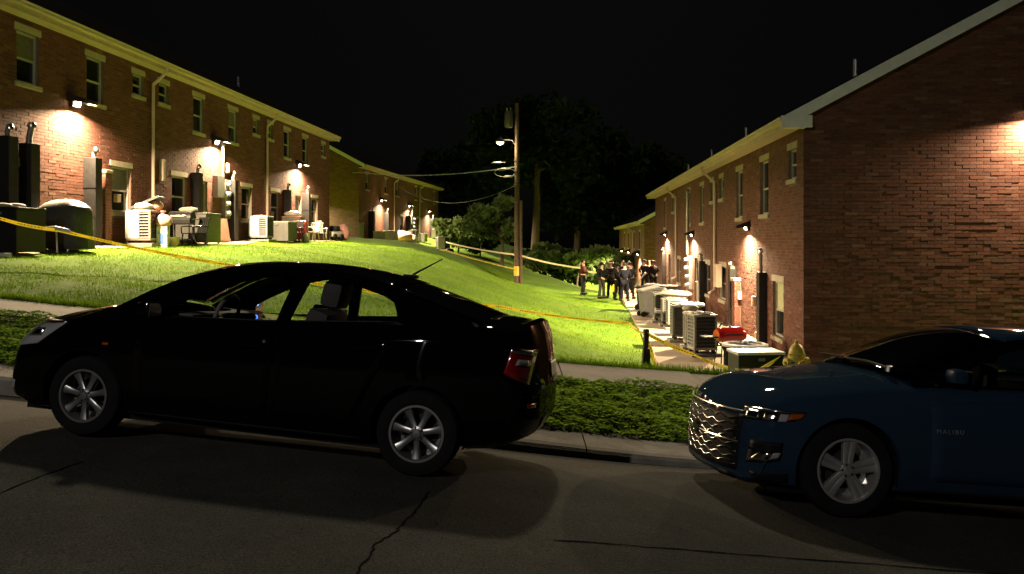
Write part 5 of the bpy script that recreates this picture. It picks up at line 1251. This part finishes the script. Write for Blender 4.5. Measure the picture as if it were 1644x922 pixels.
    MB().tube([Vector((P['sh'] + .86 + .07*math.cos(a)*.5, -.36 + .18*math.sin(a), zi + .02 + .17*math.cos(a))) for a in np.linspace(0, 2*math.pi, 25)], .016, 8).build('steering_wheel', M['interior_grey'], root, smooth=True)
    B(.62+P['sh'], .72+P['sh'], -.06, .06, zr-.10, zr-.03, bev=.02).build('rear_view_mirror', M['interior'], root)
    # wheels
    for uu, fr_ in ((0, 'front'), (wb, 'rear')):
        for s in (-1, 1): wheel(root, 'wheel', uu, s*(W_-.03), s, rt, rr, .20, P['spokes'], P['double'], P['mrim'])
        # dark inner arch liner
        for s in (-1, 1):
            mb = MB(); mb.grid([[Vector((uu + (ra-.004)*math.cos(a), s*(W_-q), rt + (ra-.004)*math.sin(a))) for q in (.05, .40)] for a in np.linspace(-.25, math.pi+.25, 26)]); mb.build('arch_liner', M['black_trim'], root)
    # doors
    for s in (-1, 1):
        for (a, b), hu in zip(P['doors'], P['handles']):
            zA = lambda u: float(zs(u)) - .075
            dr = patch('door', [(a[0], .30), (b[0], .30), (b[1], zA(b[1])), (a[1], zA(a[1]))], paint, root, s, .0018, 12, 10, th=.0015)
            p0, p1 = hit(hu, zA(hu)-.085, s, .028), hit(hu+.19, zA(hu+.19)-.08, s, .028); q0, q1 = hit(hu, zA(hu)-.085, s, -.01), hit(hu+.19, zA(hu+.19)-.08, s, -.01)
            MB().tube([q0, p0, p0.lerp(p1, .5) + Vector((0, s*.006, 0)), p1, q1], [.013, .014, .016, .014, .013], 8).build('handle', M[P['handlem']], dr, smooth=True)
        mu, mz = P['mirror']; yb = ys(mu, mz)
        mr = MB().box(mu-.06, mu+.06, yb+.04, yb+.20, mz-.055, mz+.06, bev=.05).build('door_mirror', M[P['mirrorm']], root, smooth=True)
        if s < 0: mr.data.transform(Matrix.Scale(-1, 4, (0, 1, 0))); mr.data.flip_normals()
        B(mu+.068, mu+.076, s*(yb+.13)-.075, s*(yb+.13)+.075, mz-.05, mz+.05).build('mirror_glass', M['chrome'], mr)
        B(mu-.02, mu+.03, min(s*(yb-.02), s*(yb+.06)), max(s*(yb-.02), s*(yb+.06)), mz-.06, mz-.03).build('mirror_arm', M['black_trim'], mr)
    MB().box(u0+.35, wb-.1, -W_*.78, W_*.78, float(zb(1))-.02, float(zb(1))+.02).build('underbody', M['black_trim'], root)
    return root, patch, hit, hitf, ys, zs
def axes(pf, pr, cross):
    pf, pr = Vector(pf), Vector(pr); ex = (pr-pf).normalized(); ey = Vector((-ex.y, ex.x, 0)).normalized() + Vector((0, 0, cross)); ey = (ey - ex*ey.dot(ex)).normalized(); return pf, ex, ey, ex.cross(ey)
# black sedan --------------------------------------------------------------------------------------------
pf, ex, ey, ez = axes((-3.27, 6.43, -1.474), (-.70, 5.98, -1.66), -.065)
SED = dict(W=.85, wb=2.616, rt=.30, rr=.195, arch=.345, paint='black_car_paint', pillar='black_car_paint', u0=-.93, u1=3.47, bow_f=.30, bow_r=.17, glass='car_glass', sh=0., seat_u=1.69, seatm='interior',
    ztop=[(-.93, .50), (-.90, .62), (-.84, .72), (-.7, .81), (-.5, .89), (-.2, .97), (.05, 1.035), (.25, 1.02), (.6, .98), (1.4, .97), (2.4, 1.04), (2.72, 1.13), (3.0, 1.155), (3.24, 1.135), (3.38, 1.10), (3.42, .98), (3.47, .68)],
    zsh=[(-.93, .44), (-.90, .54), (-.82, .64), (-.6, .76), (-.2, .86), (.5, .915), (1.4, .965), (2.3, 1.03), (2.9, 1.065), (3.28, 1.05), (3.38, 1.0), (3.43, .85), (3.47, .62)],
    zbot=[(-.93, .33), (-.88, .24), (-.75, .18), (0, .17), (2.5, .175), (3.0, .20), (3.32, .27), (3.41, .33), (3.47, .44)],
    S=[(.15, .99), (.38, 1.125), (.62, 1.245), (.88, 1.325), (1.15, 1.37), (1.45, 1.388), (1.75, 1.383), (2.05, 1.348), (2.3, 1.295), (2.55, 1.225), (2.8, 1.15), (2.98, 1.095)],
    C=[(.03, 1.05), (.27, 1.185), (.53, 1.305), (.80, 1.385), (1.12, 1.435), (1.45, 1.452), (1.75, 1.448), (2.05, 1.42), (2.32, 1.368), (2.6, 1.29), (2.87, 1.21), (3.04, 1.16)], roof_i=(3, 8),
    holes=[[(.50, .945), (.60, 1.03), (.72, 1.10), (.88, 1.175), (1.1, 1.265), (1.32, 1.318), (1.52, 1.332), (1.465, .985)], [(1.555, .995), (1.635, 1.332), (1.80, 1.328), (1.97, 1.31), (2.22, 1.25), (2.32, 1.205), (2.37, 1.12), (2.385, 1.06)]],
    doors=[((.42, .40), (1.49, 1.50)), ((1.52, 1.53), (2.12, 2.42))], handles=(1.22, 2.10), handlem='black_car_paint', mirror=(.47, .995), mirrorm='black_car_paint', spokes=7, double=False, mrim='alloy')
O = pf + ey*(.85-.03)
sed, patch, hit, hitf, ys, zs_ = make_car('parked_car', 'black four-door sedan parked at the left, nose to the left', O, ex, ey, ez, SED)
for s in (-1, 1):
    h = patch('headlight', [(-.74, .60), (-.42, .66), (-.20, .835), (-.55, .825)], 'white_lens', sed, s, .006, 10, 6); patch('headlight_rim', [(-.56, .795), (-.22, .825), (-.20, .84), (-.55, .83)], 'chrome', h, s, .012, 8, 2); patch('projector', [(-.54, .70), (-.40, .72), (-.38, .775), (-.48, .77)], 'chrome', h, s, .011, 4, 3)
    t_ = patch('tail_light', [(3.20, .78), (3.36, .70), (3.38, .93), (3.24, .96)], 'red_lens', sed, s, .006, 8, 6); patch('reverse_lens', [(3.27, .84), (3.35, .83), (3.35, .87), (3.28, .88)], 'white_lens', t_, s, .012, 4, 2); patch('chrome_edge', [(3.23, .93), (3.37, .90), (3.38, .94), (3.24, .965)], 'chrome', t_, s, .011, 5, 2)
    patch('reflector', [(s*.60-.06, .535), (s*.60+.06, .535), (s*.60+.06, .565), (s*.60-.06, .565)], 'red_lens', sed, front=False, off=.006, nu=4, nv=2)
    patch('fog_lamp', [(-.70, .30), (-.62, .29), (-.61, .36), (-.69, .38)], 'white_lens', sed, s, .006, 4, 3); patch('rocker_strip', [(.36, .20), (2.22, .205), (2.22, .23), (.36, .225)], 'black_trim', sed, s, .006, 16, 2)
    patch('side_marker', [(.14, .70), (.19, .70), (.19, .72), (.14, .72)], 'amber_lens', sed, s, .005, 3, 2)
patch('grille', [(-.32, .58), (.32, .58), (.36, .66), (-.36, .66)], 'black_trim', sed, front=True, off=.006); patch('lower_grille', [(-.42, .33), (.42, .33), (.36, .44), (-.36, .44)], 'black_trim', sed, front=True, off=.006); patch('rear_plate', [(-.17, .72), (.17, .72), (.17, .84), (-.17, .84)], 'white_plastic', sed, front=False, off=.006)
MB().tube([(2.24, 0, 1.40), (2.27, 0, 1.425), (2.49, 0, 1.56)], [.012, .009, .004], 8).build('antenna', M['black_trim'], sed, smooth=True); B(2.18, 2.30, -.035, .035, 1.385, 1.415, bev=.012).build('antenna_base', M['black_trim'], sed)
for yy_ in (-.25, .35): MB().tube([(.12, yy_, 1.055), (.16, yy_+.25, 1.09), (.13, yy_+.5, 1.075)], .008, 6).build('wiper', M['black_trim'], sed)
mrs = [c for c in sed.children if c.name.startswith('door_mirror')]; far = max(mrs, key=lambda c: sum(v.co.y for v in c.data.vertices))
yb = ys(.47, .995); MB().lathe([(.001, .012), (.014, .008), (.018, 0)], 10, T(.47+.079, yb+.075, 1.03) @ RY(R(90))).build('mirror_glint', M['blue_glint'], far)  # glowing discs added as the reflection of an unseen police light
MB().lathe([(.001, .014), (.018, .01), (.022, 0)], 10, T(.47+.03, yb+.045, 1.03) @ RX(R(90))).build('mirror_glint', M['blue_glint'], far)
# blue sedan ---------------------------------------------------------------------------------------------
pf, ex, ey, ez = axes((2.42, 6.17, -2.013), (5.25, 6.30, -2.225), -.06)
MAL = dict(W=.925, wb=2.838, rt=.34, rr=.228, arch=.385, paint='blue_car_paint', pillar='black_car_paint', u0=-.87, u1=3.90, bow_f=.27, bow_r=.18, glass='tinted_glass', sh=.35, seat_u=1.95, seatm='interior',
    ztop=[(-.87, .56), (-.855, .68), (-.82, .75), (-.74, .815), (-.6, .90), (-.25, .965), (.15, 1.03), (.38, 1.065), (.7, 1.0), (1.6, 1.0), (3.0, 1.03), (3.35, 1.08), (3.6, 1.09), (3.78, 1.04), (3.85, .9), (3.90, .6)],
    zsh=[(-.87, .50), (-.855, .60), (-.80, .69), (-.6, .79), (-.2, .875), (.4, .945), (1.3, .985), (2.5, 1.02), (3.3, 1.03), (3.72, .98), (3.84, .8), (3.90, .54)],
    zbot=[(-.87, .20), (-.84, .18), (-.7, .16), (0, .165), (2.8, .17), (3.4, .24), (3.8, .34), (3.90, .45)],
    S=[(.50, 1.01), (.76, 1.135), (1.03, 1.25), (1.32, 1.35), (1.65, 1.395), (2.05, 1.40), (2.5, 1.34), (2.85, 1.26), (3.15, 1.17), (3.45, 1.07)],
    C=[(.30, 1.085), (.60, 1.235), (.92, 1.37), (1.24, 1.44), (1.65, 1.472), (2.05, 1.472), (2.5, 1.425), (2.85, 1.345), (3.2, 1.24), (3.5, 1.13)], roof_i=(3, 6),
    holes=[[(.80, 1.0), (.98, 1.135), (1.2, 1.235), (1.42, 1.305), (1.72, 1.335), (1.76, 1.02)], [(1.85, 1.03), (1.81, 1.338), (2.15, 1.325), (2.5, 1.265), (2.78, 1.18), (2.92, 1.06)]],
    doors=[((.60, .58), (1.78, 1.80)), ((1.81, 1.83), (2.42, 2.85))], handles=(1.50, 2.5), handlem='blue_car_paint', mirror=(.78, 1.07), mirrorm='blue_car_paint', spokes=5, double=True, mrim='alloy_bright')
O = pf + ey*(.925-.03)
mal, patch, hit, hitf, ys, zs_ = make_car('parked_car', 'dark blue four-door sedan parked at the right, cut off by the picture edge', O, ex, ey, ez, MAL)
for s in (-1, 1):
    h = patch('headlight', [(-.74, .645), (-.42, .665), (-.33, .735), (-.70, .725)], 'black_trim', mal, s, .005, 12, 5)
    for k, (a, b) in enumerate(((-.71, -.64), (-.62, -.55), (-.53, -.47))): patch('headlight_lens', [(a, .655), (b, .66), (b+.02, .71), (a+.02, .71)], 'chrome' if k < 2 else 'white_lens', h, s, .012, 5, 3)
    patch('indicator', [(-.47, .67), (-.37, .69), (-.34, .725), (-.44, .715)], 'amber_lens', h, s, .011, 4, 3); patch('headlight_strip', [(-.70, .715), (-.36, .725), (-.34, .737), (-.70, .728)], 'chrome', h, s, .011, 8, 1)
    d_ = patch('daylight_bezel', [(-.70, .33), (-.50, .38), (-.49, .51), (-.68, .50)], 'black_trim', mal, s, .005, 8, 6); patch('daylight_chrome', [(-.69, .35), (-.51, .385), (-.495, .445), (-.63, .43)], 'chrome', d_, s, .012, 8, 3); patch('daylight_lamp', [(-.58, .385), (-.515, .40), (-.505, .44), (-.56, .435)], 'white_lens', d_, s, .018, 4, 3)
    patch('bumper_vent', [(-.66, .20), (-.42, .215), (-.44, .29), (-.68, .27)], 'black_trim', mal, s, .005, 8, 4)
    patch('tail_light', [(3.62, .78), (3.80, .74), (3.80, .90), (3.62, .93)], 'red_lens', mal, s, .006, 6, 4); patch('rocker_strip', [(.42, .195), (2.4, .20), (2.4, .235), (.42, .23)], 'black_trim', mal, s, .006, 16, 2)
g = patch('grille', [(-.64, .25), (.64, .25), (.66, .66), (-.66, .66)], 'black_trim', mal, front=True, off=.005, nu=16, nv=10)
for k in range(8):
    z0_ = .30 + k*.047; rows = []
    for yv in np.linspace(-.64, .64, 45):
        q = hitf(yv, z0_ + .011*math.sin(yv*34 + k*math.pi), True, .014)
        if q: rows.append(q)
    MB().tube(rows, .0045, 6).build('grille_bar', M['dark_chrome'], g, smooth=True)
for z0_, z1_ in ((.69, .70), (.465, .475)):
    rows = [hitf(yv, z0_ + .0*yv, True, .014) for yv in np.linspace(-.66, .66, 27)]; rows = [r_ for r_ in rows if r_]
    MB().tube(rows, .009, 8).build('grille_trim', M['chrome'], g, smooth=True)
patch('lower_lip', [(-.62, .19), (.62, .19), (.62, .225), (-.62, .225)], 'black_trim', mal, front=True, off=.006, nu=14, nv=2)
q = hitf(0, .47, True, .02)
mb = MB(); mb.box(-.075, .075, -.02, .02, -.008, .008); mb.box(-.022, .022, -.045, .045, -.009, .009)
mb.build('emblem', M['chrome'], mal).matrix_local = T(q.x, q.y, q.z) @ RZ(R(-90)) @ RX(R(90))
for yy_, du in ((-.62, .0), (-.05, .02)):
    MB().tube([(.40+du, yy_, 1.085), (.36+du, yy_+.3, 1.115), (.33+du, yy_+.58, 1.115)], .011, 6).build('wiper', M['black_trim'], mal); MB().lathe([(.001, .05), (.025, .04), (.03, 0)], 10, T(.40+du, yy_, 1.06)).build('wiper_pivot', M['chrome'], mal)
for yy_ in (-.4, .4): MB().lathe([(.02, 0), (.022, .012), (.001, .016)], 8, T(.05, yy_, 1.012)).build('washer_nozzle', M['chrome'], mal)
# name lettering on the front door
fc = bpy.data.curves.new('lettering', 'FONT'); fc.body = 'MALIBU'; fc.size = .045; fc.extrude = .0025; fc.space_character = 1.45; fo = bpy.data.objects.new('tmp_text', fc); COL.objects.link(fo)
dg = bpy.context.evaluated_depsgraph_get(); tm = bpy.data.meshes.new_from_object(fo.evaluated_get(dg)); bpy.data.objects.remove(fo); tm.materials.clear()
q = hit(.62, .655, -1, .010); q2 = hit(.92, .662, -1, .010); exl = (q2-q).normalized(); eyl = (Vector((0, 0, 1)) - exl*exl.z).normalized(); ezl = exl.cross(eyl)
lt = link_mesh('door_lettering', tm, M['ac_grey'], mal); lt.matrix_local = frame(q, exl, eyl, ezl)
# ------------------------------------------------------------------ people at the far end of the walkway
def skin_mesh(name, verts, edges, radii, m, parent, root=0, sub=1):
    me = bpy.data.meshes.new(name); me.from_pydata([tuple(v) for v in verts], edges, []); o = link_mesh(name, me, m, parent)
    md = o.modifiers.new('skin', 'SKIN'); sv = me.skin_vertices[0].data if me.skin_vertices else None
    if sv is None:
        bm = bmesh.new(); bm.from_mesh(me); bm.verts.layers.skin.verify(); bm.to_mesh(me); bm.free(); sv = me.skin_vertices[0].data
    for i, r_ in enumerate(radii): sv[i].radius = (r_, r_) if not isinstance(r_, tuple) else r_; sv[i].use_root = i == root
    md.use_smooth_shade = True; s_ = o.modifiers.new('sub', 'SUBSURF'); s_.levels = sub; s_.render_levels = sub
    return o
def person(label, px, pyb, h=1.75, face=0, top='navy_cloth', legs='navy_cloth', skin='skin', hat=None, pose='stand', vest=None, belt=True, group='people gathered at the end of the walkway', ground_z=None, dd=None, stance=.12, name='person'):
    gzv = -2.80
    if dd is None: dd = 2.80*F/(pyb-HZ)
    x = (px-CX)/F*dd; gzv = ground(x, dd) if ground_z is None else ground_z
    o = thing(name, label, 'person', (x, dd, gzv), face, group); k = h/1.75
    V = lambda *p: Vector(p)*k
    # facing local -Y
    hip = V(0, 0, .93); waist = V(0, .0, 1.06); chest = V(0, -.01, 1.30); neck = V(0, 0, 1.47); nb = V(0, -.01, 1.54); head = V(0, -.015, 1.64); crown = V(0, 0, 1.72); nose = V(0, -.105, 1.625)
    A = {'stand': ((.25, .02, 1.16), (.27, -.06, .92)), 'fold': ((.27, -.05, 1.17), (.06, -.24, 1.16)), 'hips': ((.38, .06, 1.20), (.19, -.04, 1.02)), 'phone': ((.26, -.08, 1.15), (.12, -.30, 1.22)), 'reach': ((.30, -.15, 1.25), (.38, -.42, 1.22)), 'belt': ((.30, .03, 1.17), (.15, -.17, 1.04))}
    po = (pose, pose) if isinstance(pose, str) else pose
    vs = [hip, waist, chest, neck, nb, head, crown, nose]; ed = [(0, 1), (1, 2), (2, 3), (3, 4), (4, 5), (5, 6), (5, 7)]; rad = [.145*k, .13*k, .155*k, .062*k, .06*k, .095*k, .07*k, .016*k]
    arms = {}
    for sg, pz in zip((-1, 1), po):
        e, w_ = A[pz]; sh = V(sg*.19, 0, 1.42); el = V(sg*e[0], e[1], e[2]); wr = V(sg*w_[0], w_[1], w_[2]); dr = (wr-el).normalized(); palm = wr + dr*.07*k
        b = len(vs); vs += [sh, el, wr, palm]; ed += [(2, b), (b, b+1), (b+1, b+2), (b+2, b+3)]; rad += [.062*k, .047*k, .032*k, .036*k]; arms[sg] = (sh, el, wr)
        sd = dr.cross(Vector((0, 1, .2))).normalized()
        for f in range(4): i = len(vs); base = palm + sd*(f-1.5)*.019*k; tip = base + dr*(.065 + .012*(f in (1, 2)))*k + Vector((0, -.012, -.008)); vs += [base + dr*.02*k, tip]; ed += [(b+3, i), (i, i+1)]; rad += [.0095*k, .008*k]
        i = len(vs); vs += [wr + dr*.03*k + sd*-.04*k, wr + dr*.06*k + sd*-.06*k]; ed += [(b+2, i), (i, i+1)]; rad += [.011*k, .009*k]
    for sg in (-1, 1):
        b = len(vs); hp, kn, an, toe = V(sg*.095, 0, .88), V(sg*(.08+stance*.4), -.02, .49), V(sg*(.06+stance*.8), .02, .09), V(sg*(.07+stance*.85), -.10, .04)
        vs += [hp, kn, an, toe]; ed += [(0, b), (b, b+1), (b+1, b+2), (b+2, b+3)]; rad += [.092*k, .06*k, .038*k, .022*k]
        arms[sg*2] = (hp, kn, an, toe)
    skin_mesh('body', vs, ed, rad, M[skin], o, 0, 1)
    # shirt
    sv = [hip + V(0, 0, .06), waist, chest, neck - V(0, 0, .05)]; se = [(0, 1), (1, 2), (2, 3)]; sr = [.165*k, .155*k, .178*k, .085*k]
    for sg in (-1, 1):
        sh, el, wr = arms[sg]; b = len(sv); sv += [sh, el, wr.lerp(el, .1)]; se += [(2, b), (b, b+1), (b+1, b+2)]; sr += [.082*k, .064*k, .05*k]
    skin_mesh('shirt', sv, se, sr, M[top], o, 0, 1)
    tv = [hip]; te = []; tr = [.165*k]
    for sg in (-1, 1):
        hp, kn, an, toe = arms[sg*2]; b = len(tv); tv += [hp, kn, an + V(0, 0, .0)]; te += [(0, b), (b, b+1), (b+1, b+2)]; tr += [.11*k, .082*k, .072*k]
    skin_mesh('trousers', tv, te, tr, M[legs], o, 0, 1)
    for sg in (-1, 1):
        hp, kn, an, toe = arms[sg*2]; B(-.052*k, .052*k, -.19*k, .08*k, 0, .105*k, m=T(an.x + sg*.01, an.y, 0), bev=.03*k).build('shoe', M['shoe'], o, smooth=True)
    if belt: MB().lathe([(.15*k, .97*k), (.172*k, .975*k), (.172*k, 1.02*k), (.15*k, 1.025*k)], 18, Matrix.Scale(.82, 4, (0, 1, 0))).build('belt', M['black_trim'], o, smooth=True)
    # hair, eyes
    mb = MB(); mb.grid([[Vector((.105*k*math.sin(t)*math.cos(a), .005*k + .115*k*math.sin(t)*math.sin(a), 1.645*k + .12*k*math.cos(t))) for a in np.linspace(-.35, math.pi+.35, 14)] for t in np.linspace(.02, 1.75, 8)]); mb.build('hair', M['hair_dark'], o, smooth=True)
    mb = MB(); mb.grid([[Vector((.10*k*math.sin(t)*math.cos(a), .105*k*math.sin(t)*math.sin(a), 1.655*k + .115*k*math.cos(t))) for a in np.linspace(0, 2*math.pi, 18)] for t in np.linspace(.02, 1.1, 6)]); mb.build('hair', M['hair_dark'], o, smooth=True)
    for sg in (-1, 1): MB().lathe([(.001, .01), (.009, .006), (.011, 0)], 8, T(sg*.034*k, -.098*k, 1.65*k) @ RX(R(90))).build('eye', M['hair_dark'], o)
    B(-.024*k, .024*k, -.098*k, -.088*k, 1.573*k, 1.583*k).build('mouth', M['maroon_cloth'], o)
    if hat == 'cap':
        c = MB().lathe([(.118*k, 1.675*k), (.12*k, 1.70*k), (.10*k, 1.76*k), (.05*k, 1.785*k), (.001, 1.79*k)], 18).build('cap', M['black_cloth'], o, smooth=True); MB().add([(.085*k*math.cos(a), -.085*k - .09*k*math.sin(a), 1.69*k) for a in np.linspace(0, math.pi, 9)], [tuple(range(9))]).build('visor', M['black_cloth'], c)
    if hat == 'wide':
        c = MB().lathe([(.30*k, 1.70*k), (.305*k, 1.712*k), (.13*k, 1.705*k), (.125*k, 1.76*k), (.10*k, 1.83*k), (.03*k, 1.85*k), (.001, 1.84*k)], 24).build('hat', M['hat_felt'], o, smooth=True); MB().lathe([(.132*k, 1.708*k), (.130*k, 1.74*k)], 20).build('hat_band', M['paper'], c)
    if vest:
        v_ = [hip + V(0, 0, .12), waist + V(0, 0, .04), chest, neck - V(0, 0, .09)]; skin_mesh('vest', v_, [(0, 1), (1, 2), (2, 3)], [.175*k, .175*k, .195*k, .12*k], M[vest], o, 0, 1)
    return o
person('person standing alone at the left in a maroon top and grey trousers', 936, 473, 1.80, R(70), 'maroon_cloth', 'grey_cloth', 'skin', None, 'fold', belt=False)
person('person in a dark cap and grey trousers, second from the left', 966, 477, 1.74, R(40), 'black_cloth', 'grey_cloth', 'skin', 'cap', ('belt', 'reach'))
person('person in a wide brimmed hat and dark uniform', 981, 476, 1.80, R(-20), 'navy_cloth', 'black_cloth', 'skin_dark', 'wide', ('fold', 'fold'))
person('person in black beside the yellow jacket on the lawn edge', 992, 478, 1.72, R(30), 'black_cloth', 'black_cloth', 'skin_dark', 'cap', ('hips', 'belt'))
person('person in dark uniform facing away, nearest of the group', 1003, 484, 1.76, R(180), 'navy_cloth', 'navy_cloth', 'skin', None, ('phone', 'belt'))
person('person in black trousers standing right of the nearest one', 1012, 480, 1.72, R(150), 'black_cloth', 'black_cloth', 'skin_dark', 'cap', 'belt')
person('person with a pale face at the back of the group', 999, 472, 1.74, R(-10), 'navy_cloth', 'black_cloth', 'skin', None, 'fold')
person('person in dark clothes before the distant building lamps', 1009, 470, 1.70, R(10), 'black_cloth', 'black_cloth', 'skin', None, 'stand')
person('person behind the air conditioners, left of three by the wall', 1035, 470, 1.74, R(-30), 'navy_cloth', 'navy_cloth', 'skin', 'cap', 'belt')
person('person behind the air conditioners, middle of three by the wall', 1042, 469, 1.70, R(10), 'navy_cloth', 'black_cloth', 'skin', None, 'fold')
person('person behind the air conditioners, right of three by the wall', 1049, 470, 1.70, R(30), 'black_cloth', 'black_cloth', 'skin_dark', 'cap', 'hips')
# bright jacket held over an arm
c = at(987, 459, 42.0); o = crumpled('jacket', 'bright yellow jacket held among the people', 'jacket', c + Vector((0, -.15, -.3)), .15, .10, .42, 'hi_vis', 81)
c = at(996, 462, 42.0); o = crumpled('paper_bag', 'pale bag hanging beside the yellow jacket', 'bag', c + Vector((.02, -.2, -.25)), .09, .06, .26, 'white_plastic', 82)

# ------------------------------------------------------------------ street lamp across the road, behind the camera: its reflections show on both cars
p = Vector((-7.5, -9.0, float(road_z(-7.5, -9.0))))
sl_ = thing('street_lamp', 'grey street lamp across the road from the parked cars', 'street lamp', p)
MB().tube([(0, 0, -.3), (0, 0, 4), (0, 0, 7.4)], [.11, .09, .07], 12).build('post', M['galvanised'], sl_, smooth=True); MB().tube([(0, 0, 7.3), (.1, .5, 7.8), (.2, 1.5, 8.0)], .035, 8).build('arm', M['galvanised'], sl_, smooth=True)
hd = B(-.16, .16, -.35, .35, -.03, .10, m=T(.22, 1.75, 8.0), bev=.05).build('lamp_head', M['grey_metal'], sl_, smooth=True); B(-.12, .12, -.26, .26, -.055, -.032, m=T(.22, 1.75, 8.0)).build('lens', M['street_lamp_lens'], hd)
li = bpy.data.lights.new('street_light', 'POINT'); li.shadow_soft_size = .15; li.energy = 3000; li.color = (1., .93, .9); lo = bpy.data.objects.new('street_light', li); COL.objects.link(lo); lo.parent = sl_; lo.location = (.22, 1.75, 7.72)
